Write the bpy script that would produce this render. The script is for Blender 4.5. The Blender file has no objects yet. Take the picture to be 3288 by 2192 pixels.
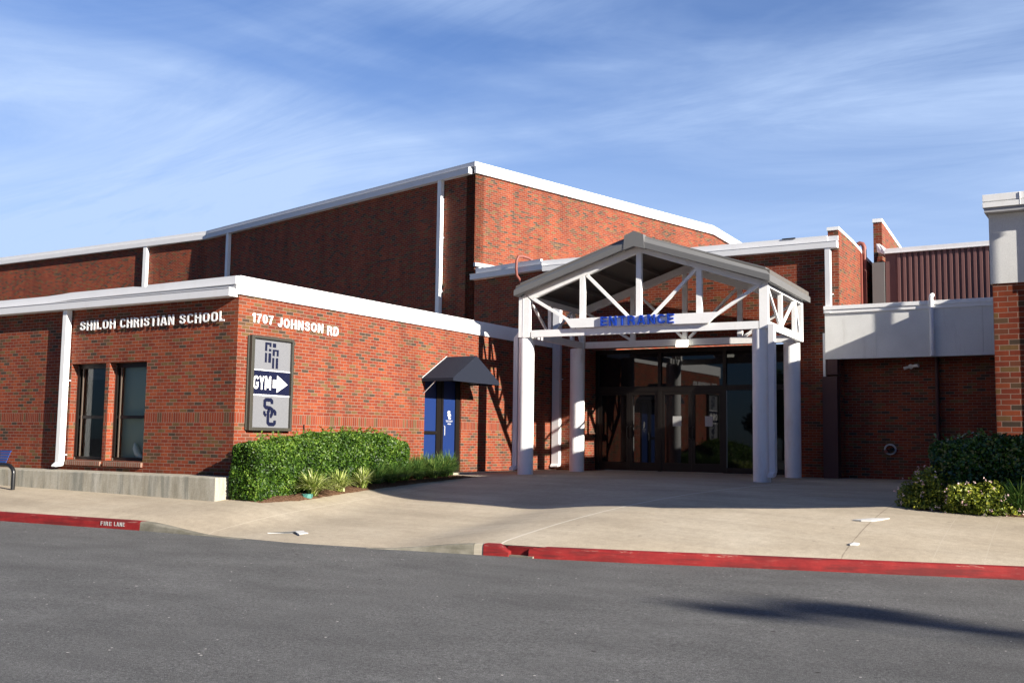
import bpy, bmesh, math, random
import numpy as np
from mathutils import Vector, Matrix
R = math.radians
C = bpy.context.scene.collection
sc = bpy.context.scene

# ---------------------------------------------------------------- camera
YAW, PIT, ROL = R(-31.26916), R(5.43594), R(0.80053)
fw = Vector((math.sin(YAW)*math.cos(PIT), math.cos(YAW)*math.cos(PIT), math.sin(PIT)))
rt = Vector((math.cos(YAW), -math.sin(YAW), 0)); up = rt.cross(fw)
r2 = rt*math.cos(ROL)+up*math.sin(ROL); u2 = -rt*math.sin(ROL)+up*math.cos(ROL)
cd = bpy.data.cameras.new('camera'); cam = bpy.data.objects.new('camera', cd); C.objects.link(cam)
cam.matrix_world = Matrix(((r2.x, u2.x, -fw.x, 15.081), (r2.y, u2.y, -fw.y, -14.603), (r2.z, u2.z, -fw.z, 0.724), (0, 0, 0, 1)))
cd.sensor_width = 36; cd.lens = 36*3385.77/3288; cd.clip_start = .1; cd.clip_end = 3000
sc.camera = cam
sc.render.resolution_x, sc.render.resolution_y = 1024, 682

# ---------------------------------------------------------------- light
EL, AL = R(21), R(13)
sd = Vector((math.cos(AL)*math.cos(EL), -math.sin(AL)*math.cos(EL), math.sin(EL)))
sl = bpy.data.lights.new('sun', 'SUN'); sl.energy = 5.0; sl.angle = R(.5); sl.color = (1, .93, .82)
so = bpy.data.objects.new('sun', sl); C.objects.link(so)
so.rotation_euler = (-sd).to_track_quat('-Z', 'Y').to_euler()
W = bpy.data.worlds.new('World'); sc.world = W; W.use_nodes = True
nt = W.node_tree; N = nt.nodes; LK = nt.links; N.clear()
def nd(t, n=None, **kw):
    x = N.new(t)
    for k, v in kw.items(): setattr(x, k, v)
    return x
sky = nd('ShaderNodeTexSky'); sky.sky_type = 'NISHITA'; sky.sun_disc = False
sky.sun_elevation = EL; sky.sun_rotation = R(103); sky.altitude = 300; sky.air_density = 1.0; sky.dust_density = .35; sky.ozone_density = 2.2
bg = nd('ShaderNodeBackground'); bg.inputs['Strength'].default_value = .05
out = nd('ShaderNodeOutputWorld')
tc = nd('ShaderNodeTexCoord'); sep = nd('ShaderNodeSeparateXYZ'); LK.new(tc.outputs['Generated'], sep.inputs[0])
def wm(op, a, b=None, c=None):
    m = nd('ShaderNodeMath', operation=op)
    for i, v in enumerate((a, b, c)):
        if v is None: continue
        if isinstance(v, (int, float)): m.inputs[i].default_value = v
        else: LK.new(v, m.inputs[i])
    return m.outputs[0]
zz = wm('ADD', wm('MAXIMUM', sep.outputs[2], 0.0), .10)
px = wm('DIVIDE', sep.outputs[0], zz); py = wm('DIVIDE', sep.outputs[1], zz)
cmb = nd('ShaderNodeCombineXYZ'); LK.new(px, cmb.inputs[0]); LK.new(py, cmb.inputs[1])
mp = nd('ShaderNodeMapping'); mp.inputs['Rotation'].default_value = (0, 0, R(58)); mp.inputs['Location'].default_value = (.6, 2.3, 0); mp.inputs['Scale'].default_value = (.42, 1.25, 1); LK.new(cmb.outputs[0], mp.inputs[0])
n1 = nd('ShaderNodeTexNoise'); n1.inputs['Scale'].default_value = 1.5; n1.inputs['Detail'].default_value = 13; n1.inputs['Roughness'].default_value = .66; n1.inputs['Distortion'].default_value = .9
LK.new(mp.outputs[0], n1.inputs['Vector'])
mp2 = nd('ShaderNodeMapping'); mp2.inputs['Rotation'].default_value = (R(12), R(-14), R(20)); mp2.inputs['Location'].default_value = (1.1, .7, 2.0); mp2.inputs['Scale'].default_value = (1.0, 1.0, 3.6); LK.new(tc.outputs['Generated'], mp2.inputs[0])
n2 = nd('ShaderNodeTexNoise'); n2.inputs['Scale'].default_value = 1.9; n2.inputs['Detail'].default_value = 6; n2.inputs['Roughness'].default_value = .5; n2.inputs['Distortion'].default_value = .6; LK.new(mp2.outputs[0], n2.inputs['Vector'])
def ramp(src, stops, interp='LINEAR', NN=None, LL=None):
    NN = NN or N; LL = LL or LK
    r = NN.new('ShaderNodeValToRGB'); r.color_ramp.interpolation = interp
    e = r.color_ramp.elements
    while len(e) < len(stops): e.new(.5)
    for i, (p, c) in enumerate(stops):
        e[i].position = p; e[i].color = (c, c, c, 1) if isinstance(c, (int, float)) else (*c, 1)
    LL.new(src, r.inputs[0]); return r.outputs[0]
w1 = ramp(n1.outputs[0], [(.34, .26), (.70, 1.0)]); w2 = ramp(n2.outputs[0], [(.37, .20), (.61, 1.0)])
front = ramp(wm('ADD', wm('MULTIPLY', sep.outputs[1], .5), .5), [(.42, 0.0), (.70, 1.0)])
msk = wm('MULTIPLY', wm('MULTIPLY', wm('MULTIPLY', w1, w2), .78), front)
# thin haze toward the horizon and toward the sun-opposite left
hz = ramp(sep.outputs[2], [(0.0, 1.0), (.12, .72), (.36, .08)])
msk2 = wm('MINIMUM', wm('ADD', msk, wm('MULTIPLY', hz, front)), .9)
mx = nd('ShaderNodeMix', data_type='RGBA'); LK.new(msk2, mx.inputs[0])
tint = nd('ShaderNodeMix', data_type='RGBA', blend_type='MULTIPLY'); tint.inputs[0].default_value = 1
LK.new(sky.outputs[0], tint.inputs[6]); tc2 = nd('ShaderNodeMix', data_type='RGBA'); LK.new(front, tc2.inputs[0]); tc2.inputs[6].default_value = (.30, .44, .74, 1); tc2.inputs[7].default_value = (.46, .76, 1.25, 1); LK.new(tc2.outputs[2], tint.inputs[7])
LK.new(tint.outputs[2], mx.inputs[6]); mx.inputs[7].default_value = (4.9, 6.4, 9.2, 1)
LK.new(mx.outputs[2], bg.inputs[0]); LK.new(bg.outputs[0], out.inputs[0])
sc.view_settings.view_transform = 'Standard'; sc.view_settings.look = 'None'; sc.view_settings.gamma = 1; sc.view_settings.exposure = 1.2
sc.view_settings.use_curve_mapping = False
sc.cycles.max_bounces = 6

# ---------------------------------------------------------------- materials
MT = {}
class Mat:
    def __init__(s, name, rough=.8, spec=.3):
        s.m = bpy.data.materials.new(name); s.m.use_nodes = True; s.nt = s.m.node_tree; s.N = s.nt.nodes; s.L = s.nt.links
        s.b = s.N['Principled BSDF']; s.b.inputs['Roughness'].default_value = rough; s.b.inputs['Specular IOR Level'].default_value = spec
        MT[name] = s.m
    def n(s, t, **kw):
        x = s.N.new(t)
        for k, v in kw.items(): setattr(x, k, v)
        return x
    def math(s, op, a, b=None, c=None):
        m = s.n('ShaderNodeMath', operation=op)
        for i, v in enumerate((a, b, c)):
            if v is None: continue
            if isinstance(v, (int, float)): m.inputs[i].default_value = v
            else: s.L.new(v, m.inputs[i])
        return m.outputs[0]
    def mix(s, f, a, b, bt='MIX'):
        m = s.n('ShaderNodeMix', data_type='RGBA', blend_type=bt)
        for i, v in ((0, f), (6, a), (7, b)):
            if isinstance(v, (int, float)): m.inputs[i].default_value = v if i == 0 else (v, v, v, 1)
            elif isinstance(v, tuple): m.inputs[i].default_value = (*v, 1)
            else: s.L.new(v, m.inputs[i])
        return m.outputs[2]
    def noise(s, scale, detail=4, rough=.55, vec=None, stretch=None, dist=0):
        t = s.n('ShaderNodeTexNoise'); t.inputs['Scale'].default_value = scale; t.inputs['Detail'].default_value = detail; t.inputs['Roughness'].default_value = rough; t.inputs['Distortion'].default_value = dist
        v = vec or s.pos()
        if stretch:
            mp = s.n('ShaderNodeMapping'); mp.inputs['Scale'].default_value = stretch; s.L.new(v, mp.inputs[0]); v = mp.outputs[0]
        s.L.new(v, t.inputs['Vector']); return t.outputs[0]
    def pos(s):
        if not hasattr(s, '_p'): s._p = s.n('ShaderNodeNewGeometry').outputs['Position']
        return s._p
    def ramp(s, src, stops, interp='LINEAR'): return ramp(src, stops, interp, s.N, s.L)
    def col(s, c):
        if isinstance(c, tuple): s.b.inputs['Base Color'].default_value = (*c, 1)
        else: s.L.new(c, s.b.inputs['Base Color'])
    def bump(s, h, strength=.3, dist=.01):
        b = s.n('ShaderNodeBump'); b.inputs['Strength'].default_value = strength; b.inputs['Distance'].default_value = dist
        s.L.new(h, b.inputs['Height']); s.L.new(b.outputs[0], s.b.inputs['Normal'])

def brick_mat(name, rowh=.0677, bw=.2032, band=None, tone=1.0, seed=0.0):
    s = Mat(name, .86, .25)
    uv = s.n('ShaderNodeUVMap', uv_map='UVMap').outputs[0]
    def bt(width, row, off, voff, uoff=0):
        mp = s.n('ShaderNodeMapping'); mp.inputs['Location'].default_value = (uoff+seed, -voff, 0); s.L.new(uv, mp.inputs[0])
        b = s.n('ShaderNodeTexBrick', offset=off, offset_frequency=2, squash=1); s.L.new(mp.outputs[0], b.inputs['Vector'])
        b.inputs['Scale'].default_value = 1; b.inputs['Brick Width'].default_value = width; b.inputs['Row Height'].default_value = row
        b.inputs['Mortar Size'].default_value = .0062*rowh/.0677; b.inputs['Mortar Smooth'].default_value = .25; b.inputs['Bias'].default_value = 0
        b.inputs['Color1'].default_value = (0, 0, 0, 1); b.inputs['Color2'].default_value = (1, 1, 1, 1); b.inputs['Mortar'].default_value = (.5, .5, .5, 1)
        return b.outputs['Color'], b.outputs['Fac']
    t = tone*.66
    pal = [(0, (.345*t, .066*t, .024*t)), (.16, (.30*t, .055*t, .022*t)), (.34, (.375*t, .082*t, .029*t)), (.50, (.265*t, .047*t, .022*t)), (.62, (.325*t, .068*t, .028*t)),
           (.73, (.22*t, .068*t, .034*t)), (.80, (.155*t, .085*t, .045*t)), (.87, (.225*t, .12*t, .045*t)), (.94, (.095*t, .062*t, .042*t))]
    c, f = bt(bw, rowh, .5, 0)
    col = s.ramp(c, pal, 'CONSTANT')
    if band:
        c2, f2 = bt(rowh, band[1]-band[0], 0, band[0], .013)
        pal2 = [(0, (.32*t, .06*t, .025*t)), (.35, (.27*t, .05*t, .022*t)), (.62, (.35*t, .078*t, .03*t)), (.85, (.17*t, .08*t, .042*t)), (.94, (.2*t, .11*t, .045*t))]
        col2 = s.ramp(c2, pal2, 'CONSTANT')
        sp = s.n('ShaderNodeSeparateXYZ'); s.L.new(uv, sp.inputs[0]); z = sp.outputs[1]
        k = s.math('MULTIPLY', s.math('GREATER_THAN', z, band[0]), s.math('LESS_THAN', z, band[1]))
        col = s.mix(k, col, col2); fm = s.n('ShaderNodeMix'); s.L.new(k, fm.inputs[0]); s.L.new(f, fm.inputs[2]); s.L.new(f2, fm.inputs[3]); f = fm.outputs[0]
    fine = s.noise(95, 4); big = s.noise(.7, 4); mid = s.noise(7, 3)
    col = s.mix(1, col, s.ramp(fine, [(.25, .74), (.75, 1.2)]), 'MULTIPLY')
    col = s.mix(1, col, s.ramp(big, [(.3, .80), (.7, 1.15)]), 'MULTIPLY')
    mort = s.mix(mid, (.27, .175, .13), (.20, .13, .10))
    col = s.mix(f, col, mort); stk = s.noise(1.6, 5, .6, stretch=(1.6, 1.6, .12)); col = s.mix(1, col, s.ramp(stk, [(.32, .80), (.55, 1.03)]), 'MULTIPLY'); s.col(col)
    h = s.math('SUBTRACT', s.math('MULTIPLY', fine, .35), f); s.bump(h, .55, .006)
    return s.m
brick_mat('brick_wing', band=(1.0155, 1.2186)); brick_mat('brick_tall', seed=.31); brick_mat('brick_gym', tone=1.04, seed=1.7)
brick_mat('brick_pier', rowh=.0905, bw=.294, tone=.95, seed=.14)
brick_mat('brick_sill', rowh=.3, bw=.0677, seed=.2)

def painted(name, c, rough=.5, stain=.0, stc=(.45, .3, .16), spec=.4, var=.06):
    s = Mat(name, rough, spec)
    n = s.noise(2.2, 5); col = s.mix(n, tuple(x*(1-var) for x in c), tuple(min(1, x*(1+var)) for x in c))
    if stain:
        st = s.noise(3.0, 6, .65, stretch=(1.2, 1.2, .35)); f = s.ramp(st, [(.56, 0.0), (.78, stain)]); col = s.mix(f, col, stc)
        gr = s.noise(14, 5, .7); f2 = s.ramp(gr, [(.60, 0.0), (.85, stain*.6)]); col = s.mix(f2, col, (.28, .25, .22))
    s.col(col); return s.m
painted('white_paint', (.87, .87, .86), .45, .22)
painted('white_fascia', (.84, .84, .83), .42, .05)
painted('white_column', (.88, .88, .88), .42, .34)
painted('gutter_white', (.72, .72, .73), .4, .12)
painted('gray_trim', (.40, .40, .41), .5, .12)
painted('roof_metal', (.15, .15, .15), .5, .18, (.14, .13, .11))
painted('roof_membrane', (.30, .29, .28), .8, .2)
painted('bronze', (.009, .007, .006), .45, 0, spec=.3)
painted('bronze_light', (.12, .095, .075), .4, 0)
painted('duct_brown', (.07, .028, .026), .6, .1, (.05, .03, .03))
painted('salmon_paint', (.22, .065, .048), .5, .15, (.25, .1, .08))
painted('salmon_dark', (.28, .085, .065), .5, .1, (.1, .05, .04))
painted('maroon_rib', (.15, .075, .07), .45, .05, (.08, .05, .05))
painted('galvanized', (.52, .54, .56), .35, .1)
painted('deck_under', (.12, .11, .10), .7, .1)
painted('letter_white', (.86, .86, .85), .4, .04)
painted('letter_blue', (.012, .05, .36), .35, .04)
painted('door_blue', (.009, .028, .125), .45, .05, (.02, .05, .2))
painted('navy', (.006, .008, .030), .4, 0)
painted('sign_frame', (.05, .047, .038), .45, .1)
painted('bench_blue', (.02, .06, .22), .45, .05)
painted('black_steel', (.012, .012, .013), .3, 0, spec=.5)
painted('chrome', (.6, .6, .6), .25, 0)
s = painted('housing_glow', (.85, .83, .74), .3, 0); s.node_tree.nodes['Principled BSDF'].inputs['Emission Color'].default_value = (1, .95, .8, 1); s.node_tree.nodes['Principled BSDF'].inputs['Emission Strength'].default_value = 1.2  # weak emission added to brighten the flood light housing
painted('porcelain', (.9, .9, .84), .5, 0)
painted('paper', (.47, .47, .46), .8, .4)
painted('tape_green', (.06, .20, .17), .6, .1)
s = Mat('sign_silver', .32, .5); s.b.inputs['Metallic'].default_value = .35; n = s.noise(160, 3, .7); s.col(s.ramp(n, [(.3, (.20, .205, .225)), (.7, (.33, .335, .355))]))
s = Mat('stucco', .85, .2); n = s.noise(60, 6, .7); bgn = s.noise(1.3, 5); c = s.ramp(bgn, [(.3, (.68, .68, .66)), (.7, (.80, .80, .78))]); c = s.mix(1, c, s.ramp(n, [(.3, .85), (.7, 1.08)]), 'MULTIPLY')
st = s.noise(2.5, 6, .7, stretch=(1.5, 1.5, .25)); c = s.mix(s.ramp(st, [(.58, 0.0), (.8, .35)]), c, (.33, .31, .27)); s.col(c); s.bump(n, .3, .004)
s = Mat('fabric_navy', .85, .25); n = s.noise(350, 2); c = s.mix(n, (.008, .011, .022), (.016, .020, .034)); s.col(c); s.bump(n, .2, .002)
# concrete ledge with streaks
s = Mat('ledge_concrete', .9, .2); n = s.noise(1.5, 6, .6, stretch=(2.2, 2.2, .5)); n2 = s.noise(45, 5, .7); n3 = s.noise(1.1, 6, .65, stretch=(3.0, 3.0, .35), dist=.6)
c = s.ramp(n, [(.3, (.25, .225, .17)), (.5, (.40, .37, .30)), (.7, (.50, .475, .41))]); c = s.mix(s.ramp(n3, [(.50, 0.0), (.66,   .8)]), c, (.20, .20, .17)); c = s.mix(s.ramp(n3, [(.30, .6), (.42, 0.0)]), c, (.50, .49, .46))
c = s.mix(1, c, s.ramp(n2, [(.3, .8), (.7, 1.15)]), 'MULTIPLY'); s.col(c); s.bump(n2, .35, .006)
# pavement
def pave(name):
    s = Mat(name, .9, .2)
    sp = s.n('ShaderNodeSeparateXYZ'); s.L.new(s.pos(), sp.inputs[0]); X, Y = sp.outputs[0], sp.outputs[1]
    n = s.noise(.55, 6, .6); n2 = s.noise(70, 4, .75); n3 = s.noise(9, 5, .6); n4 = s.noise(.9, 5, .55, stretch=(.35, 2.2, 1))
    c = s.ramp(n, [(.28, (.375, .315, .235)), (.5, (.43, .365, .275)), (.72, (.49, .425, .33))])
    c = s.mix(1, c, s.ramp(n2, [(.25, .70), (.75, 1.2)]), 'MULTIPLY'); c = s.mix(1, c, s.ramp(n3, [(.3, .9), (.7, 1.07)]), 'MULTIPLY')
    c = s.mix(1, c, s.ramp(n4, [(.35, .88), (.65, 1.06)]), 'MULTIPLY')
    vo = s.n('ShaderNodeTexVoronoi'); vo.inputs['Scale'].default_value = 1.6; s.L.new(s.pos(), vo.inputs['Vector'])
    c = s.mix(s.ramp(vo.outputs['Distance'], [(.035, .55), (.06, 0.0)]), c, (.20, .17, .14))
    def line(x0, k, w, cc, f, c):
        d = s.math('ABSOLUTE', s.math('SUBTRACT', X, s.math('MULTIPLY_ADD', Y, k, x0)))
        dn = s.math('ADD', d, s.math('MULTIPLY', s.math('SUBTRACT', n3, .5), .03))
        return s.mix(s.math('MULTIPLY', s.math('LESS_THAN', dn, w), f), c, cc)
    c = line(7.33, .092, .016, (.62, .57, .48), .9, c)
    c = line(11.52, -.06, .008, (.20, .16, .12), .7, c)
    c = line(2.1, .02, .007, (.66, .58, .46), .5, c)
    c = line(12.6, -.05, .004, (.55, .49, .40), .3, c); c = line(13.2, -.05, .004, (.55, .49, .40), .3, c)
    c = line(-1.1, .0, .007, (.30, .25, .2), .5, c); c = line(9.4, .0, .006, (.34, .28, .22), .35, c)
    s.col(c); s.bump(n2, .3, .004); return s.m
pave('pavement_concrete')
s = Mat('asphalt', .88, .25)
n = s.noise(.22, 5, .6); n2 = s.noise(120, 3, .8); n3 = s.noise(1.1, 6, .65, stretch=(.7, 1.3, 1)); n4 = s.noise(30, 4, .75)
c = s.ramp(n, [(.3, (.100, .099, .098)), (.7, (.130, .129, .127))])
c = s.mix(1, c, s.ramp(n2, [(.2, .25), (.5, .85), (.8, 2.3)]), 'MULTIPLY'); c = s.mix(1, c, s.ramp(n4, [(.3, .6), (.7, 1.45)]), 'MULTIPLY'); c = s.mix(1, c, s.ramp(n3, [(.3, .80), (.7, 1.18)]), 'MULTIPLY')
vo = s.n('ShaderNodeTexVoronoi'); vo.inputs['Scale'].default_value = 9; s.L.new(s.pos(), vo.inputs['Vector'])
vm = s.math('MULTIPLY', s.math('LESS_THAN', vo.outputs['Distance'], .10), s.math('GREATER_THAN', s.noise(5, 2), .60)); c = s.mix(vm, c, (.55, .52, .48))
vo = s.n('ShaderNodeTexVoronoi'); vo.inputs['Scale'].default_value = 2.3; s.L.new(s.pos(), vo.inputs['Vector'])
vm = s.math('MULTIPLY', s.math('LESS_THAN', vo.outputs['Distance'], .055), s.math('GREATER_THAN', s.noise(1.1, 2), .5)); c = s.mix(vm, c, (.035, .032, .03))
s.col(c); s.bump(s.math('ADD', n2, s.math('MULTIPLY', n4, .6)), .9, .012)
# kerbs
def kerbm(name, a, b, chip, chipf, dark=(.07, .012, .012)):
    s = Mat(name, .7, .3); n = s.noise(3.5, 6, .65); n2 = s.noise(9, 7, .75, stretch=(.35, 1, 3)); n3 = s.noise(1.3, 5, .6, stretch=(.5, 1, 6)); c = s.mix(s.ramp(n, [(.35, 0.0), (.65, 1.0)]), a, b)
    g = s.n('ShaderNodeNewGeometry'); sp = s.n('ShaderNodeSeparateXYZ'); s.L.new(g.outputs['Normal'], sp.inputs[0]); edge = s.ramp(s.math('MULTIPLY', s.math('GREATER_THAN', sp.outputs[2], .25), s.math('LESS_THAN', sp.outputs[2], .985)), [(0, .12), (1, 1.0)])
    c = s.mix(s.math('MULTIPLY', s.ramp(n2, [(.56, 0.0), (.63, chipf)]), edge), c, chip); c = s.mix(s.ramp(n3, [(.50, 0.0), (.60, .6)]), c, dark); s.col(c); s.bump(n2, .6, .012)
kerbm('kerb_red', (.18, .010, .011), (.27, .017, .016), (.34, .20, .16), .75)
kerbm('kerb_gray', (.15, .14, .105), (.27, .25, .20), (.16, .14, .10), .6, (.10, .095, .07))
kerbm('kerb_pale', (.40, .355, .27), (.46, .41, .33), (.3, .26, .2), .6, (.3, .27, .2))
s = Mat('mulch', .95, .1); n = s.noise(28, 6, .8); n2 = s.noise(3, 3); c = s.ramp(n, [(.3, (.035, .02, .012)), (.5, (.13, .07, .04)), (.72, (.30, .19, .13))]); s.col(c); s.bump(n, 1, .03)
# glass
s = Mat('glass_door', .02, .5); s.b.inputs['Base Color'].default_value = (.006, .006, .007, 1); s.b.inputs['IOR'].default_value = 1.5; s.b.inputs['Specular IOR Level'].default_value = .5
s = Mat('glass_window'); s.N.remove(s.b); o = [x for x in s.N if x.type == 'OUTPUT_MATERIAL'][0]
g = s.n('ShaderNodeBsdfGlossy'); g.inputs['Roughness'].default_value = .01; g.inputs['Color'].default_value = (.9, .95, 1, 1)
tr = s.n('ShaderNodeBsdfTransparent'); tr.inputs['Color'].default_value = (.93, .96, .92, 1); fr = s.n('ShaderNodeFresnel'); fr.inputs['IOR'].default_value = 1.4
mxx = s.n('ShaderNodeMixShader'); s.L.new(fr.outputs[0], mxx.inputs[0]); s.L.new(tr.outputs[0], mxx.inputs[1]); s.L.new(g.outputs[0], mxx.inputs[2]); s.L.new(mxx.outputs[0], o.inputs[0])
s = Mat('backing_pale', .9, .1); s.col((.42, .47, .38))
s = Mat('interior', .9, .1); s.col((.16, .18, .13))
# foliage: per-leaf shade stored in an attribute
def leafm(name, stops, rough=.35, spec=.5, trans=.15):
    s = Mat(name, rough, spec); a = s.n('ShaderNodeAttribute', attribute_name='rnd'); s.col(s.ramp(a.outputs['Fac'], stops))
    o = [x for x in s.N if x.type == 'OUTPUT_MATERIAL'][0]
    if trans:
        t = s.n('ShaderNodeBsdfTranslucent'); s.L.new(s.ramp(a.outputs['Fac'], [(p, tuple(min(1, q*1.5) for q in c)) for p, c in stops]), t.inputs[0])
        m = s.n('ShaderNodeMixShader'); m.inputs[0].default_value = trans; s.L.new(s.b.outputs[0], m.inputs[1]); s.L.new(t.outputs[0], m.inputs[2]); s.L.new(m.outputs[0], o.inputs[0])
leafm('leaf_hedge', [(0, (.010, .030, .003)), (.42, (.034, .085, .006)), (.78, (.085, .16, .013)), (1, (.19, .28, .04))], .5, .35, .15)
leafm('leaf_hedge_dark', [(0, (.010, .035, .006)), (.6, (.028, .085, .012)), (1, (.10, .20, .035))], .3, .6, .12)
leafm('leaf_liriope', [(0, (.10, .16, .02)), (.35, (.26, .33, .06)), (.7, (.48, .52, .18)), (1, (.70, .70, .40))], .5, .4, .2)
leafm('leaf_liriope_green', [(0, (.02, .06, .012)), (.6, (.06, .13, .025)), (1, (.22, .30, .07))], .5, .4, .2)
leafm('leaf_abelia', [(0, (.03, .06, .008)), (.45, (.13, .17, .015)), (.8, (.36, .38, .035)), (1, (.5, .42, .10))], .5, .4, .2)
leafm('petal', [(0, (.62, .36, .36)), (1, (.85, .72, .70))], .6, .2, .2)
leafm('leaf_tree', [(0, (.015, .04, .010)), (1, (.06, .11, .025))], .6, .3, .1)
s = Mat('bark', .9, .1); n = s.noise(20, 5, .7, stretch=(1, 1, .2)); s.col(s.ramp(n, [(.3, (.05, .035, .025)), (.7, (.14, .10, .075))])); s.bump(n, .6, .02)

# ---------------------------------------------------------------- mesh helpers
def tag(o, label=None, cat=None, group=None, kind=None):
    if label: o['label'] = label
    if cat: o['category'] = cat
    if group: o['group'] = group
    if kind: o['kind'] = kind
    return o
def empty(name, loc=(0, 0, 0), label=None, cat=None, group=None):
    o = bpy.data.objects.new(name, None); C.objects.link(o); o.location = loc; o.empty_display_size = .2
    return tag(o, label, cat, group)
def child(o, p):
    o.parent = p; o.matrix_parent_inverse = Matrix.Translation(-p.location); return o
class MB:
    def __init__(s): s.v = []; s.f = []
    def add(s, vs, fs):
        k = len(s.v); s.v += [tuple(map(float, p)) for p in vs]; s.f += [tuple(i+k for i in f) for f in fs]; return s
    def prism(s, poly, z0, z1):
        n = len(poly)
        a = sum(poly[i][0]*poly[(i+1) % n][1]-poly[(i+1) % n][0]*poly[i][1] for i in range(n))
        if a < 0: poly = poly[::-1]
        g = (lambda i, z: z(poly[i][0], poly[i][1]) if callable(z) else z)
        vs = [(x, y, g(i, z0)) for i, (x, y) in enumerate(poly)]+[(x, y, g(i, z1)) for i, (x, y) in enumerate(poly)]
        fs = [tuple(range(n))[::-1], tuple(range(n, 2*n))]+[(i, (i+1) % n, (i+1) % n+n, i+n) for i in range(n)]
        return s.add(vs, fs)
    def box(s, x0, x1, y0, y1, z0, z1): return s.prism([(x0, y0), (x1, y0), (x1, y1), (x0, y1)], z0, z1)
    def slab(s, pts, vec):
        """planar polygon (3d points) extruded by vec"""
        n = len(pts); v = Vector(vec); P = [Vector(p) for p in pts]
        nn = Vector((0, 0, 0))
        for i in range(n): nn += (P[i]-P[0]).cross(P[(i+1) % n]-P[0])
        if nn.dot(v) > 0: P = P[::-1]
        vs = [tuple(p) for p in P]+[tuple(p+v) for p in P]
        return s.add(vs, [tuple(range(n)), tuple(range(n, 2*n))[::-1]]+[(i, i+n, (i+1) % n+n, (i+1) % n) for i in range(n)])
    def tube(s, pts, r, seg=10, cap=True):
        P = [Vector(p) for p in pts]; n = len(P); rs = r if isinstance(r, (list, tuple)) else [r]*n
        t = [(P[min(i+1, n-1)]-P[max(i-1, 0)]).normalized() for i in range(n)]
        u = t[0].orthogonal().normalized(); vs = []
        for i in range(n):
            u = (u-t[i]*u.dot(t[i])).normalized(); w = t[i].cross(u)
            for k in range(seg):
                a = 2*math.pi*k/seg; vs.append(tuple(P[i]+(u*math.cos(a)+w*math.sin(a))*rs[i]))
        fs = [(i*seg+k, i*seg+(k+1) % seg, (i+1)*seg+(k+1) % seg, (i+1)*seg+k) for i in range(n-1) for k in range(seg)]
        if cap: fs += [tuple(range(seg))[::-1], tuple(range((n-1)*seg, n*seg))]
        return s.add(vs, fs)
    def build(s, name, mat, parent=None, smooth=False, bevel=0):
        me = bpy.data.meshes.new(name); me.from_pydata(s.v, [], s.f); me.update()
        uv = me.uv_layers.new(name='UVMap')
        for p in me.polygons:
            nx, ny, nz = p.normal
            if abs(nz) > .8: tu = (1, 0, 0); tv = (0, 1, 0)
            else:
                l = math.hypot(nx, ny) or 1; tu = (-ny/l, nx/l, 0); tv = (0, 0, 1)
            for li in p.loop_indices:
                c = me.vertices[me.loops[li].vertex_index].co
                uv.data[li].uv = (c[0]*tu[0]+c[1]*tu[1], c[0]*tv[0]+c[1]*tv[1]+c[2]*tv[2])
            p.use_smooth = smooth
        me.materials.append(MT[mat])
        o = bpy.data.objects.new(name, me); C.objects.link(o)
        if bevel:
            b = o.modifiers.new('bevel', 'BEVEL'); b.width = bevel; b.segments = 2; b.limit_method = 'ANGLE'; b.harden_normals = False
        if parent is not None: child(o, parent)
        return o
def smooth_by_angle(o, ang=40):
    for p in o.data.polygons: p.use_smooth = True
    try: o.data.set_sharp_from_angle(angle=R(ang))
    except Exception: pass
    return o
def box(name, mat, parent, *a, bevel=0): return MB().box(*a).build(name, mat, parent, bevel=bevel)
def tube(name, mat, parent, pts, r, seg=12): return smooth_by_angle(MB().tube(pts, r, seg).build(name, mat, parent))
class Fr:
    """oriented frame: origin (x,y), along direction angle; b = left perpendicular"""
    def __init__(s, o, ang): s.o = Vector((o[0], o[1], 0)); s.a = Vector((math.cos(R(ang)), math.sin(R(ang)), 0)); s.b = Vector((-s.a.y, s.a.x, 0))
    def p(s, a, b, z=0): v = s.o+s.a*a+s.b*b; return (v.x, v.y, z)
    def p2(s, a, b): v = s.o+s.a*a+s.b*b; return (v.x, v.y)
    def box(s, m, a0, a1, b0, b1, z0, z1): return m.prism([s.p2(a0, b0), s.p2(a1, b0), s.p2(a1, b1), s.p2(a0, b1)], z0, z1)
def arc_(cx, cy, rx, ry, a0, a1, n=16, p=.72):
    o = []
    for i in range(n+1):
        a = R(a0+(a1-a0)*i/n); c, q = math.cos(a), math.sin(a); o.append((cx+rx*math.copysign(abs(c)**p, c), cy+ry*math.copysign(abs(q)**p, q)))
    return o
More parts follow.
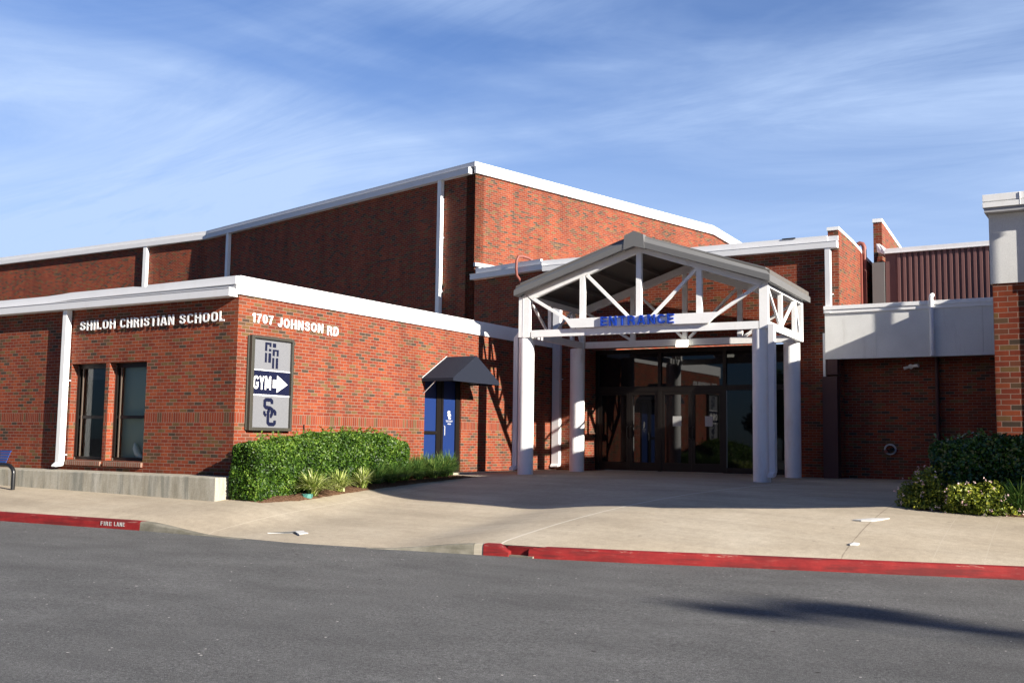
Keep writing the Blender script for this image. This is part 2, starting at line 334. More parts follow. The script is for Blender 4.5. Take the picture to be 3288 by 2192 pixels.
GLY = {
 'H': (.76, [[(.12, 0), (.12, 1)], [(.64, 0), (.64, 1)], [(.22, .52), (.54, .52)]]), 'I': (.26, [[(.13, 0), (.13, 1)]]), 'L': (.62, [[(.12, 1), (.12, .11), (.60, .11)]]),
 'O': (.78, ['C']+[arc_(.39, .5, .27, .39, 0, 345, 23)]), '0': (.66, ['C']+[arc_(.33, .5, .21, .39, 0, 345, 23)]),
 'S': (.74, [[(.61, .66), (.61, .76), (.54, .86), (.38, .895), (.21, .86), (.135, .74), (.18, .61), (.33, .545), (.48, .49), (.59, .40), (.615, .26), (.54, .145), (.37, .105), (.19, .145), (.12, .25), (.12, .35)]]),
 'C': (.74, [arc_(.40, .5, .28, .39, 28, 332, 20)]), 'R': (.76, [[(.12, 0), (.12, 1)], [(.20, .89), (.46, .89), (.58, .82), (.60, .70), (.56, .58), (.44, .51), (.20, .51)], [(.42, .46), (.56, .36), (.61, .2), (.63, 0)]]),
 'T': (.70, [[(0, .89), (.70, .89)], [(.35, 0), (.35, .80)]]), 'A': (.80, [[(.11, 0), (.36, 1)], [(.69, 0), (.44, 1)], [(.22, .27), (.58, .27)]]),
 'N': (.78, [[(.12, 0), (.12, 1)], [(.66, 0), (.66, 1)], [(.15, .97), (.63, .03)]]), '1': (.44, [[(.31, 0), (.31, 1)], [(.02, .74), (.16, .80), (.24, .92)]]),
 '7': (.64, [[(.02, .88), (.52, .88), (.36, .52), (.27, .26), (.24, 0)]]), 'J': (.60, [[(.47, 1), (.47, .30), (.42, .15), (.29, .11), (.16, .15), (.12, .28), (.12, .38)]]),
 'D': (.76, [[(.12, 0), (.12, 1)], [(.20, .89), (.42, .89), (.57, .78), (.63, .5), (.57, .22), (.42, .11), (.20, .11)]]), 'E': (.66, [[(.12, 0), (.12, 1)], [(.20, .89), (.64, .89)], [(.20, .51), (.60, .51)], [(.20, .11), (.64, .11)]]),
 'F': (.62, [[(.12, 0), (.12, 1)], [(.20, .89), (.61, .89)], [(.20, .50), (.56, .50)]]), 'G': (.78, [arc_(.40, .5, .28, .39, 28, 335, 20)+[(.665, .44), (.42, .44)]]),
 'Y': (.72, [[(.09, 1), (.36, .46)], [(.63, 1), (.36, .46)], [(.36, .50), (.36, 0)]]), 'M': (.92, [[(.12, 0), (.12, 1)], [(.80, 0), (.80, 1)], [(.17, .98), (.46, .16)], [(.75, .98), (.46, .16)]])}
def text_letters(txt, name, mat, parent, origin, xdir, width, height, depth, bold=.168, gap=.16):
    X = Vector(xdir).normalized(); Nn = X.cross(Vector((0, 0, 1))); O = Vector(origin)
    tot = sum(GLY[c][0] for c in txt)+gap*(len(txt)-1); sx = width/tot; cur = 0; obs = []
    for c in txt:
        w, st = GLY[c]; closed = st[0] == 'C'; m = MB(); k = 0
        for pl in st:
            if pl == 'C': continue
            P = [Vector((a, b)) for a, b in pl]; n = len(P); vs = []; k += 1; dp = depth+k*.0008*min(1, depth/.03+.3)
            for i in range(n):
                if closed: d0 = (P[i]-P[i-1]).normalized(); d1 = (P[(i+1) % n]-P[i]).normalized()
                else:
                    d0 = (P[i]-P[i-1]).normalized() if i else (P[1]-P[0]).normalized(); d1 = (P[i+1]-P[i]).normalized() if i < n-1 else d0
                n0 = Vector((-d0.y, d0.x)); n1 = Vector((-d1.y, d1.x)); mm = n0+n1; mm = mm/max(.6, mm.dot(n0))
                bw = bold*(1 if abs(mm.x) > abs(mm.y) else .88)
                for q in (P[i]+mm*bw/2, P[i]-mm*bw/2):
                    q = Vector((min(max(q.x, 0), w), min(max(q.y, 0), 1))); b_ = O+X*((cur+q.x)*sx)+Vector((0, 0, q.y*height)); vs += [b_, b_+Nn*dp]
            fs = []
            for i in range(n if closed else n-1):
                a = i*4; b = ((i+1) % n)*4; fs += [(a+1, b+1, b+3, a+3), (a, a+2, b+2, b), (a, b, b+1, a+1), (a+2, a+3, b+3, b+2)]
            if not closed: fs += [(0, 1, 3, 2), (4*n-4, 4*n-2, 4*n-1, 4*n-3)]
            m.add(vs, fs)
        if bold == .16:
            cx_ = cur+(.12 if c in 'HLRNE' else w/2)
            for hz_ in ((.5,) if c in 'IHRNTE' else (.89,) if c in 'SCOA' else (.3,)):
                b_ = O+X*(cx_*sx)+Vector((0, 0, hz_*height)); q_ = [b_+X*dx+Vector((0, 0, dz)) for dx, dz in ((-.006, -.006), (.006, -.006), (.006, .006), (-.006, .006))]; m.slab(q_, -Nn*.04)
        me_o = m.build(name, mat, parent)
        bm = bmesh.new(); bm.from_mesh(me_o.data); bmesh.ops.recalc_face_normals(bm, faces=bm.faces); bm.to_mesh(me_o.data); bm.free()
        obs.append(me_o); cur += w+gap
    return obs

# ---------------------------------------------------------------- ground shape
KX = [-2.615, -.887, .713, 2.281, 3.843, 4.879, 5.767, 6.903, 7.718, 8.928, 10.081, 11.937, 13.64]
KY = [-3.016, -2.814, -2.626, -2.593, -2.62, -2.45, -2.2, -1.98, -1.86, -1.50, -1.088, -.463, .127]
def Yk(x):
    if x < KX[0]: return KY[0]+(x-KX[0])*.10
    if x > KX[-1]: return KY[-1]+(x-KX[-1])*.33
    return float(np.interp(x, KX, KY))
def za(x): return -.82-.0056*x
def ss(a, b, x): t = min(1, max(0, (x-a)/(b-a))); return t*t*(3-2*t)
def kh(x): return .15*(1-ss(.5, 2.4, x))+.15*ss(5.2, 7.0, x)*1.0
def hg(x, y):
    d = max(0, y-Yk(x)); zn = -.06+(za(x)+.21)*math.exp(-d/3.6); k = kh(x)
    zn -= (.15-k)*max(0, 1-d/1.5)
    zl = za(x)+k+(-.06-za(x)-k)*min(1, d/8.5); w = ss(.8, 3, x)*(1-ss(5.4, 8.0, x))
    return (1-w)*zn+w*zl
def kz(x): return za(x)+kh(x)
# asphalt: one huge sheet
m = MB(); xs = [-400, -60, -20, -10, 0, 10, 20, 30, 80, 400]; ys = [-400, -60, -20, -8, -4, 0, 6, 30, 120, 400]
m.add([(x, y, za(max(-60, min(80, x)))) for x in xs for y in ys], [(i*10+j, (i+1)*10+j, (i+1)*10+j+1, i*10+j+1) for i in range(9) for j in range(9)])
tag(m.build('parking_lot', 'asphalt'), kind='structure')
# pavement
m = MB(); cols = []
X0 = [-16+.25*i for i in range(145)]
ds = [.0, .15, .5, 1, 1.5, 2, 2.75, 3.5, 4.5, 5.5, 7, 8.5, 10, 12, 14, 17, 20]
for x in X0: cols.append([(x, Yk(x)+.13+d, hg(x, Yk(x)+.13+d) if d > 0 else kz(x)-.002) for d in ds])
n = len(ds); m.add([p for c in cols for p in c], [(i*n+j, (i+1)*n+j, (i+1)*n+j+1, i*n+j+1) for i in range(len(X0)-1) for j in range(n-1)])
tag(m.build('pavement', 'pavement_concrete', smooth=True), kind='structure')
def kerb(name, mat, x0, x1, e0=0, e1=0, dz=0):
    k = max(2, int((x1-x0)/.2)); vs = []; fs = []; rnd = random.Random(int(x0*10)+77)
    for i in range(k+1):
        x = x0+(x1-x0)*i/k; y = Yk(x); z0 = za(x)-.03; zt = kz(x)+dz
        if i == 0: zt -= e0
        if i == k: zt -= e1
        zt = max(zt, za(x)+.004); r = min(.03, max(.002, (zt-za(x))*.3)); j = rnd.uniform(-.006, .006)
        vs += [(x, y-.012+j, z0), (x, y-.002+j, zt-r), (x, y+.008+j, zt-r*.3), (x, y+.03+j, zt), (x, y+.14, zt), (x, y+.14, z0-.2)]
    for i in range(k):
        for q in range(5): fs.append((i*6+q, (i+1)*6+q, (i+1)*6+q+1, i*6+q+1))
    fs += [tuple(range(6)), tuple(range(k*6, k*6+6))[::-1]]
    o = MB().add(vs, fs).build(name, mat, smooth=False); tag(o, kind='structure'); return smooth_by_angle(o, 50)
kerb('kerb', 'kerb_red', -16, .632, dz=.003); kerb('kerb', 'kerb_gray', .64, 2.9, dz=.002); kerb('kerb', 'kerb_gray', 5.2, 6.84, dz=.003); kerb('kerb', 'kerb_pale', 6.845, 6.985, dz=.006)
kerb('kerb', 'kerb_red', 6.99, 7.36, 0, .09, dz=.012); kerb('kerb', 'kerb_red', 7.66, 19.5, .03, 0, dz=.006)
box('kerb_drain', 'kerb_gray', None, 7.28, 7.74, Yk(7.5)+.0, Yk(7.5)+.10, za(7.5)-.1, za(7.5)+.025)['kind'] = 'structure'; box('kerb_back', 'kerb_red', None, 7.30, 7.72, Yk(7.5)+.06, Yk(7.5)+.16, za(7.5)-.1, kz(7.5)-.012)['kind'] = 'structure'
# planting beds
def bed(name, x0, x1, y0, y1, hump, f=lambda x, y: 0):
    m = MB(); nx, ny = int((x1-x0)/.1)+1, int((y1-y0)/.1)+1; rnd = random.Random(5); vs = []
    for i in range(nx+1):
        for j in range(ny+1):
            x = x0+(x1-x0)*i/nx; y = y0+(y1-y0)*j/ny; e = min(i, nx-i, j, ny-j); x2 = x+f(x, y)*(x-x0)/(x1-x0)
            vs.append((x2, y, hg(x2, y)+(-.03 if e == 0 else hump*min(1, e/3)+rnd.uniform(-.012, .012))))
    m.add(vs, [(i*(ny+1)+j, (i+1)*(ny+1)+j, (i+1)*(ny+1)+j+1, i*(ny+1)+j+1) for i in range(nx) for j in range(ny)])
    return tag(m.build(name, 'mulch', smooth=True), kind='structure')
bed('mulch_bed', .02, 1.68, -.62, 6.15, .05, lambda x, y: -.35*max(0, 1-(y+.62)/.8)); bed('mulch_bed', 11.7, 16, 3.45, 4.58, .05)

# ================================================================ LOW WING
wing = empty('school_wing', (0, 0, 0), 'low flat-roofed brick school wing on the left with white fascia and two tall narrow windows', 'building')
TW = 3.5
m = MB()
for a in ((-16, -4.97), (-3.84, -3.72), (-2.56, -.3)): m.box(a[0], a[1], 0, .3, -.6, TW)
m.box(-.3, 0, 0, 6.19, -.6, TW); m.box(-.3, 0, 7.78, 12.6, -.6, TW); m.box(-.3, 0, 6.19, 7.78, 2.35, TW); m.box(-.3, 0, 6.19, 7.78, -.6, -.07)
for a in ((-4.97, -3.84), (-3.72, -2.56)): m.box(a[0], a[1], 0, .3, -.6, .22); m.box(a[0], a[1], 0, .3, 2.275, TW)
m.box(-16, -15.7, .3, 12.6, -.6, TW)
m.build('wall', 'brick_wing', wing)
box('roof', 'roof_membrane', wing, -16, -.035, .1, 12.55, 3.52, 3.80)
m = MB(); m.box(-.03, .045, -.03, 12.58, 3.5, 3.865); m.box(.02, .05, 3.2, 3.215, 3.51, 3.86); fa = m.build('side_fascia', 'white_fascia', wing, bevel=.004)
# gutter and coping on the front
m = MB(); m.box(-16, -.03, -.234, -.004, 3.447, 3.60); m.box(-16, -.028, -.245, -.10, 3.60, 3.618); m.build('gutter', 'gutter_white', wing, bevel=.006)
m = MB()
xs = [-16, -7.2, -5.9, -5.3, -5.05, -3.0, -2.62, -2.56, -.03]; zb = [3.64, 3.645, 3.65, 3.665, 3.68, 3.69, 3.69, 3.69, 3.70]; zt = [3.79, 3.80, 3.80, 3.82, 3.835, 3.835, 3.80, 3.84, 3.86]
for i in range(8): m.slab([(xs[i], -.075, zb[i]), (xs[i+1], -.075, zb[i+1]), (xs[i+1], -.075, zt[i+1]), (xs[i], -.075, zt[i])], (0, .08, 0))
m.build('coping', 'gutter_white', wing)
box('coping_flashing', 'gray_trim', wing, -16, -.03, -.05, .0, 3.60, 3.69)
# downspout
m = MB(); m.box(-5.15, -5.015, -.165, -.03, .16, 3.447)
m.slab([(-5.15, -.165, .16), (-5.15, -.03, .16), (-5.15, -.06, .08), (-5.15, -.25, .06), (-5.15, -.25, .09)], (.135, 0, 0))
m.box(-5.19, -4.97, -.03, -.004, 1.9, 1.93); m.box(-5.19, -4.97, -.03, -.004, .3, .33); ds = m.build('downspout', 'white_fascia', wing, bevel=.006)
# windows
for (x0, x1) in ((-4.97, -3.84), (-3.72, -2.56)):
    w = MB(); z0, z1 = .22, 2.275; y0, y1 = .17, .25
    for b in ((x0, x0+.05, z0, z1), (x1-.05, x1, z0, z1), (x0+.05, x1-.05, z0, z0+.07), (x0+.05, x1-.05, z1-.1, z1), (x0+.05, x1-.05, 1.10, 1.165)): w.box(b[0], b[1], y0, y1, b[2], b[3])
    w.box(x0+.05, x0+.09, y0-.03, y0, z0+.07, z1-.1)
    wo = w.build('window', 'bronze', wing)
    w = MB(); w.box(x0+.17, x0+.195, y0-.012, y0+.01, z0+.07, z1-.1); w.box(x0+.002, x0+.035, y0-.02, y0-.001, z0, z1-.05); w.build('sash_stile', 'bronze_light', wo)
    g = MB().add([(x0+.05, .21, z0+.05), (x1-.05, .21, z0+.05), (x1-.05, .21, z1-.05), (x0+.05, .21, z1-.05)], [(0, 1, 2, 3)]); g.build('pane', 'glass_window', wo)
    sx0, sx1 = (x0, x1) if x0 < -4 else (x0, x1+.01)
    MB().slab([(sx0, -.055, .105), (sx0, -.055, .19), (sx0, .165, .222), (sx0, .165, .14), (sx0, -.002, .105)], (sx1-sx0, 0, 0)).build('sill', 'brick_sill', wo)
# interior seen through the panes: floor, back wall
m = MB(); m.box(-15.6, -.35, 3.6, 3.7, -.2, 3.4); m.box(-15.6, -.35, .35, 3.6, -.3, -.1); m.box(-15.6, -.35, .35, 3.6, 3.3, 3.45); m.build('interior_room', 'interior', wing)
m = MB()
for i in range(12): z = 1.95+.026*i; m.box(-4.9, -3.9, .31, .325, z, z+.004)
m.build('window_blind', 'gray_trim', wing)
# blue side door
d = MB(); XD = -.06
for y0, y1, z0, z1 in ((6.19, 6.205, -.07, 2.33), (6.76, 6.82, -.07, 2.33), (6.86, 6.95, -.07, 2.33), (6.95, 7.03, -.05, 2.30), (7.58, 7.67, -.05, 2.30), (7.69, 7.78, -.07, 2.35), (6.205, 6.76, .885, .965), (6.205, 6.76, 2.26, 2.33), (7.03, 7.58, 2.22, 2.30), (6.205, 6.76, -.07, -.03), (7.03, 7.58, -.05, .06), (6.82, 7.69, 2.30, 2.33), (6.82, 6.86, -.07, 2.30), (7.67, 7.69, -.07, 2.30)): d.box(XD-.1, XD+(.035 if y0 in (6.95, 7.58) or y1 == 2.30 else .02), y0, y1, z0, z1)
door = d.build('door', 'bronze', wing)
box('side_panel', 'door_blue', door, XD-.06, XD-.01, 6.205, 6.76, -.03, 2.26); box('leaf_panel', 'door_blue', door, XD-.06, XD-.002, 7.03, 7.58, .06, 2.22)
tube('handle', 'chrome', door, [(XD+.035, 7.07, .86), (XD+.06, 7.06, .87), (XD+.06, 7.06, 1.09), (XD+.035, 7.07, 1.10)], .011, 8)
m = MB(); m.box(-.09, .30, 6.1, 7.78, -.30, -.055); m.box(.002, .16, 7.8, 12.55, -.30, -.052); m.build('threshold', 'kerb_pale', wing)
# door emblem (white) on the leaf
def stroke(m, pts, w, mapf, depth, nrm):
    P = [Vector((p[0], p[1])) for p in pts]; n = len(P); Ls = []; Rs = []
    for i in range(n):
        d0 = (P[i]-P[i-1]).normalized() if i else (P[1]-P[0]).normalized(); d1 = (P[i+1]-P[i]).normalized() if i < n-1 else d0
        n0 = Vector((-d0.y, d0.x)); n1 = Vector((-d1.y, d1.x)); mm = (n0+n1); mm = mm/max(.5, mm.dot(n0)) if mm.length > .01 else n0
        Ls.append(P[i]+mm*w/2); Rs.append(P[i]-mm*w/2)
    vs = []; nn = Vector(nrm)*depth
    for L_, R_ in zip(Ls, Rs):
        a = Vector(mapf(L_.x, L_.y)); b = Vector(mapf(R_.x, R_.y)); vs += [a, b, a+nn, b+nn]
    fs = []
    for i in range(n-1):
        k = i*4; q = k+4; fs += [(k, k+1, q+1, q), (k+2, q+2, q+3, k+3), (k, q, q+2, k+2), (k+1, k+3, q+3, q+1)]
    fs += [(0, 2, 3, 1), (4*n-4, 4*n-3, 4*n-1, 4*n-2)]
    m.add(vs, fs)
S1 = [(0.941, 1.409), (0.938, 1.465), (0.904, 1.49), (0.772, 1.49), (0.739, 1.464), (0.74, 1.367), (0.776, 1.338), (0.887, 1.329), (0.948, 1.299), (0.949, 1.216), (0.92, 1.169), (0.895, 1.168)]
S2 = [(0.792, 1.177), (0.764, 1.187), (0.738, 1.216), (0.737, 1.266)]
C1 = [(1.04, 1.186), (1.039, 1.242), (1.012, 1.269), (0.981, 1.274)]
C2 = [(0.885, 1.287), (0.864, 1.278), (0.842, 1.254), (0.841, 1.04), (0.878, 1.007), (1.0, 1.005), (1.032, 1.031), (1.031, 1.086)]
m = MB()
for st in (S1, S2, C1, C2): stroke(m, [(7.335+(y-.888)*.36, 1.375+(z-1.25)*.36) for y, z in st], .034, lambda a, b: (XD+.001, a, b), .002, (1, 0, 0))
for zq, hw, h_ in ((1.235, .15, .006), (1.21, .14, .006), (1.165, .06, .005), (1.145, .08, .007)): m.box(XD+.001, XD+.003, 7.335-hw, 7.335+hw, zq-h_/2, zq+h_/2)
m.build('door_emblem', 'letter_white', door)
# conduit stub on the side wall above the hedge
tube('conduit', 'bronze', wing, [(.02, 1.93, 1.02), (.03, 1.93, .90), (.03, 1.92, .82), (.02, 1.92, .62)], .012, 6)

lt = empty('wall_lettering', (-2.5, 0, 3), 'white raised capital letters SHILOH CHRISTIAN SCHOOL under the gutter', 'sign')
for t, x0, x1 in (('SHILOH', -4.705, -3.545), ('CHRISTIAN', -3.40, -1.75), ('SCHOOL', -1.60, -.32)):
    text_letters(t, 'letter', 'letter_white', lt, (x0, -.042, 2.985), (1, 0, 0), x1-x0, .205, .014, .16)
lt = empty('wall_lettering', (0, 1.6, 3), 'white raised address letters 1707 JOHNSON RD on the sunlit side wall', 'sign')
for t, y0, y1, z0, z1 in (('1707', .345, .93, 2.995, 3.18), ('JOHNSON', 1.06, 2.43, 2.97, 3.165), ('RD', 2.56, 2.93, 2.945, 3.15)):
    text_letters(t, 'letter', 'letter_white', lt, (.004, y0, z0), (0, 1, 0), y1-y0, z1-z0, .022)
# gym sign
sg = empty('wall_sign', (0, .9, .9), 'tall framed silver and navy sign with GYM arrow beside the corner', 'sign')
m = MB(); Y0, Y1, Z0, Z1 = .29, 1.475, .875, 2.74
m.box(.003, .11, Y0, Y0+.08, Z0, Z1); m.box(.003, .11, Y1-.05, Y1, Z0, Z1); m.box(.003, .11, Y0+.08, Y1-.05, Z0, Z0+.066); m.box(.003, .11, Y0+.08, Y1-.05, Z1-.055, Z1); m.box(.003, .04, Y0-.03, Y0, Z0+.01, Z1-.01)
m.build('frame', 'sign_frame', sg, bevel=.006)
box('emblem_panel', 'sign_silver', sg, .01, .052, .371, 1.424, 2.08, 2.684)['label'] = 'silver panel with block emblem'; box('arrow_panel', 'navy', sg, .01, .052, .371, 1.424, 1.59, 2.06)['label'] = 'navy panel with white lettering'; box('monogram_panel', 'sign_silver', sg, .01, .052, .371, 1.424, .942, 1.565)['label'] = 'silver panel with monogram'
m = MB(); m.box(.01, .056, .371, 1.424, 2.06, 2.08); m.box(.01, .056, .371, 1.424, 1.565, 1.59); m.build('divider_lines', 'letter_white', sg)
TOP = [[(0.696, 2.629), (0.871, 2.629), (0.871, 2.544), (0.816, 2.544), (0.816, 2.584), (0.756, 2.584), (0.756, 2.454), (0.696, 2.454)], [(0.803, 2.504), (0.871, 2.504), (0.871, 2.455), (0.803, 2.455)], [(0.91, 2.624), (1.002, 2.624), (1.002, 2.54), (0.91, 2.54)], [(0.91, 2.5), (1.082, 2.5), (1.082, 2.37), (1.025, 2.37), (1.025, 2.465), (0.973, 2.465), (0.973, 2.37), (0.91, 2.37)], [(0.70, 2.419), (0.757, 2.419), (0.757, 2.228), (0.70, 2.228)], [(0.797, 2.419), (0.872, 2.419), (0.872, 2.228), (0.797, 2.228)], [(0.905, 2.333), (0.963, 2.333), (0.963, 2.119), (0.905, 2.119)], [(1.008, 2.333), (1.073, 2.333), (1.073, 2.119), (1.008, 2.119)]]
m = MB()
for q in TOP: m.slab([(.0525, a, b) for a, b in q], (.003, 0, 0))
m.build('block_emblem', 'navy', sg)
m = MB()
for st in (S1, S2, C1, C2): stroke(m, st, .075 if st is not S2 else .062, lambda a, b: (.0525, a, b), .003, (1, 0, 0))
m.build('monogram', 'navy', sg)
m = MB(); m.slab([(.0525, a, b) for a, b in ((.945, 1.895), (1.06, 1.895), (1.06, 1.99), (1.365, 1.812), (1.06, 1.64), (1.06, 1.732), (.945, 1.732))], (.004, 0, 0)); m.build('arrow', 'letter_white', sg)
text_letters('GYM', 'letter', 'letter_white', sg, (.0525, .405, 1.686), (0, 1, 0), .49, .272, .004, .2, .08)

# awning
aw = empty('door_awning', (0, 7.07, 2.2), 'navy fabric gable awning projecting over the blue side door', 'awning')
ya, yb, yc, D_, zl, zp = 6.05, 8.12, 7.08, .92, 2.225, 2.82
m = MB()
m.add([(0.004, ya, zl), (D_, ya, zl), (D_*.98, yc, zp), (.004, yc, zp), (.004, yb, zl), (D_, yb, zl)], [(0, 1, 2, 3), (3, 2, 5, 4), (1, 5, 2)])
o = m.build('fabric_cover', 'fabric_navy', aw); md = o.modifiers.new('t', 'SOLIDIFY'); md.thickness = .012; md.offset = -1
m = MB(); vz = .075
for a, b in (((.004, ya), (D_, ya)), ((D_, ya), (D_, yb)), ((D_, yb), (.004, yb))):
    m.slab([(a[0], a[1], zl), (b[0], b[1], zl), (b[0], b[1], zl-vz), (a[0], a[1], zl-vz)], (-.006 if a[0] == b[0] else 0, .006 if a[1] == ya else (-.006 if a[0] != b[0] else 0), 0))
m.build('valance', 'fabric_navy', aw)
m = MB(); m.tube([(.01, ya+.02, zl-.01), (D_-.02, ya+.02, zl-.01), (D_-.02, yb-.02, zl-.01), (.01, yb-.02, zl-.01)], .014, 6); m.tube([(.012, ya-.006, zl+.01), (.012, yc, zp+.015)], .009, 6); m.tube([(.02, ya+.05, 1.86), (.45, ya+.02, zl-.02)], .010, 6); m.build('frame', 'chrome', aw)

# ledge
led = tag(MB().box(-16, .44, -.83, -.004, -.75, 0).build('concrete_ledge', 'ledge_concrete', bevel=.015), 'long low weathered concrete ledge along the foot of the brick wing', 'ledge')
m = MB()
for x in (-6.2, -2.94, .0): pass

# ================================================================ LOBBY (tall wing)
lob = empty('entrance_lobby', (3, 12.6, 0), 'two-storey brick entrance block behind the canopy with dark glass doors', 'building')
FA = Fr((-.43, 12.6), 166.3)      # a runs left along the angled facet, b points to the viewer
WZ = 5.80
m = MB(); YW = 12.6
m.box(-.43, 1.07, YW, YW+.35, -.6, WZ); m.box(6.98, 8.07, YW, YW+.35, -.6, WZ); m.box(1.07, 6.98, YW, YW+.35, 3.44, WZ)
# jambs of the recess and side wall with a sloping top
m.box(.8, 1.07, YW+.35, 13.9, -.6, 3.6); m.box(6.98, 7.3, YW+.35, 13.9, -.6, 3.6)
FA.box(m, 0.0, 2.955, -.35, 0, 2.5, 5.84)
m.build('wall', 'brick_tall', lob)
pr = [(12.6, 6.27), (14.13, 6.18), (15.0, 6.08), (15.25, 6.00), (18.0, 5.765), (18.0, -.6), (12.6, -.6)]
MB().slab([(8.343, y, z) for y, z in pr], (-.27, 0, 0)).build('side_wall', 'brick_tall', lob)
pc = [(12.57, 6.27), (14.13, 6.18), (15.0, 6.08), (15.25, 6.00), (18.03, 5.765), (18.03, 5.855), (15.25, 6.09), (15.0, 6.165), (14.13, 6.26), (12.57, 6.355)]
MB().slab([(8.36, y, z) for y, z in pc], (-.305, 0, 0)).build('wall_coping', 'white_paint', lob)
MB().prism([(-.3, 12.8), (8.05, 12.8), (8.05, 18), (-.3, 20), (-3.0, 14)], 5.9, 6.08).build('roof', 'roof_membrane', lob)
# gutters
FG = Fr((-.31, 12.4), 166.3)
m = MB(); m.box(-.31, 8.343, 12.40, 12.594, 5.79, 5.95); m.box(-.31, 8.345, 12.39, 12.5, 5.95, 5.965); m.build('front_gutter', 'gutter_white', lob, bevel=.006)
m = MB(); FG.box(m, .0, 3.16, -.19, 0, 5.85, 6.01); FG.box(m, 0, 3.18, -.1, .012, 6.01, 6.025); m.build('angled_gutter', 'gutter_white', lob, bevel=.006)
m = MB(); m.box(-.4, 8.073, 12.54, 12.62, 5.99, 6.14); m.box(8.073, 8.344, 12.555, 12.596, 5.99, 6.12); FA.box(m, .0, 2.85, -.04, .05, 6.04, 6.20); m.build('coping', 'gutter_white', lob)
box('coping_flashing', 'gray_trim', lob, -.35, 8.34, 12.56, 12.598, 5.94, 5.99)
box('scupper', 'bronze', lob, 6.9, 7.25, 12.52, 12.54, 6.125, 6.155)
def dspout(parent, x0, x1, y0, y1, z0, z1, mat='gutter_white'):
    m = MB(); m.box(x0, x1, y0, y1, z0, z1)
    m.slab([(x0, y0, z0), (x0, y1, z0), (x0, y1-.03, z0-.08), (x0, y0-.08, z0-.1), (x0, y0-.08, z0-.07)], (x1-x0, 0, 0)); m.box(x0-.04, x1+.04, y1, y1+.02, (z0+z1)/2-.4, (z0+z1)/2-.37)
    return m.build('downspout', mat, parent, bevel=.005)
dspout(lob, .06, .30, 12.43, 12.575, .12, 5.80); dspout(lob, 8.03, 8.165, 12.42, 12.575, 4.2, 5.79); box('downspout', 'gutter_white', lob, 7.95, 8.01, 12.44, 12.575, .15, 3.6)
# salmon pipes
tube('vent_pipe', 'salmon_paint', lob, [(8.2, 15.1, 5.9), (8.2, 15.1, 6.22), (8.22, 15.12, 6.31), (8.30, 15.13, 6.35), (8.37, 15.14, 6.33), (8.41, 15.15, 6.24), (8.415, 15.15, 6.0), (8.415, 15.15, 3.9)], .062, 12)
box('vent_bracket', 'salmon_dark', lob, 8.345, 8.39, 14.93, 15.01, 3.9, 6.03)
pp = [FA.p(.60, -.30, 6.22), FA.p(.66, -.12, 6.31), FA.p(.72, .08, 6.35), FA.p(.755, .24, 6.33), FA.p(.77, .30, 6.2), FA.p(.77, .31, 5.95), FA.p(.765, .29, 5.75), FA.p(.745, .15, 5.6), FA.p(.74, .09, 5.45), FA.p(.74, .08, 4.9)]
tube('overflow_pipe', 'salmon_paint', lob, pp, .042, 12)
# entrance glazing
YG = 13.3
gl = MB(); fr_x = [1.07, 3.10, 5.03, 6.98]
for x in fr_x[1:3]: gl.box(x-.05, x+.05, YG-.05, YG+.07, -.05, 3.44)
gl.box(1.07, 1.17, YG-.05, YG+.07, -.05, 3.44); gl.box(6.88, 6.98, YG-.05, YG+.07, -.05, 3.44)
for i in range(3):
    a = fr_x[i]+(.10 if i == 0 else .05); b = fr_x[i+1]-(.10 if i == 2 else .05)
    gl.box(a, b, YG-.045, YG+.06, 2.22, 2.365); gl.box(a, b, YG-.045, YG+.06, 3.32, 3.44)
gf = gl.build('entrance_frame', 'bronze', lob)
for i in range(3):
    a = fr_x[i]+(.10 if i == 0 else .05); b = fr_x[i+1]-(.10 if i == 2 else .05)
    box('transom_pane', 'glass_door', gf, a, b, YG, YG+.012, 2.365, 3.32)
def leaf(a, b, pull):
    d = MB(); st = .095; y0, y1 = YG-.03, YG+.03
    for q in ((a, a+st, -.04, 2.22), (b-st, b, -.04, 2.22), (a+st, b-st, 2.12, 2.22), (a+st, b-st, -.04, .2)): d.box(q[0], q[1], y0, y1, q[2], q[3])
    o = d.build('entrance_door', 'bronze', lob); box('pane', 'glass_door', o, a+st, b-st, YG-.004, YG+.008, .2, 2.12)
    xh = b-.05 if pull > 0 else a+.05
    tube('pull_handle', 'black_steel', o, [(xh, YG-.03, .88), (xh, YG-.10, .90), (xh, YG-.10, 1.20), (xh, YG-.03, 1.22)], .014, 8)
    return o
leaf(1.175, 2.16, 1); leaf(2.165, 3.045, -1); leaf(3.155, 4.06, 1); leaf(4.065, 4.975, -1)
box('side_pane', 'glass_door', gf, 5.09, 6.87, YG, YG+.012, .1, 2.22); box('kick_rail', 'bronze', gf, 5.08, 6.88, YG-.04, YG+.05, -.05, .1)
for (x0, x1, z0, z1, lab) in ((3.49, 3.75, 1.23, 1.51, 'pale paper notice taped inside the left glass door of the middle pair'), (4.45, 4.67, 1.23, 1.51, 'white paper notice on the right glass door of the middle pair')):
    o = tag(MB().box(x0, x1, YG-.0085, YG-.0055, z0, z1).build('paper_notice', 'paper'), lab, 'notice')

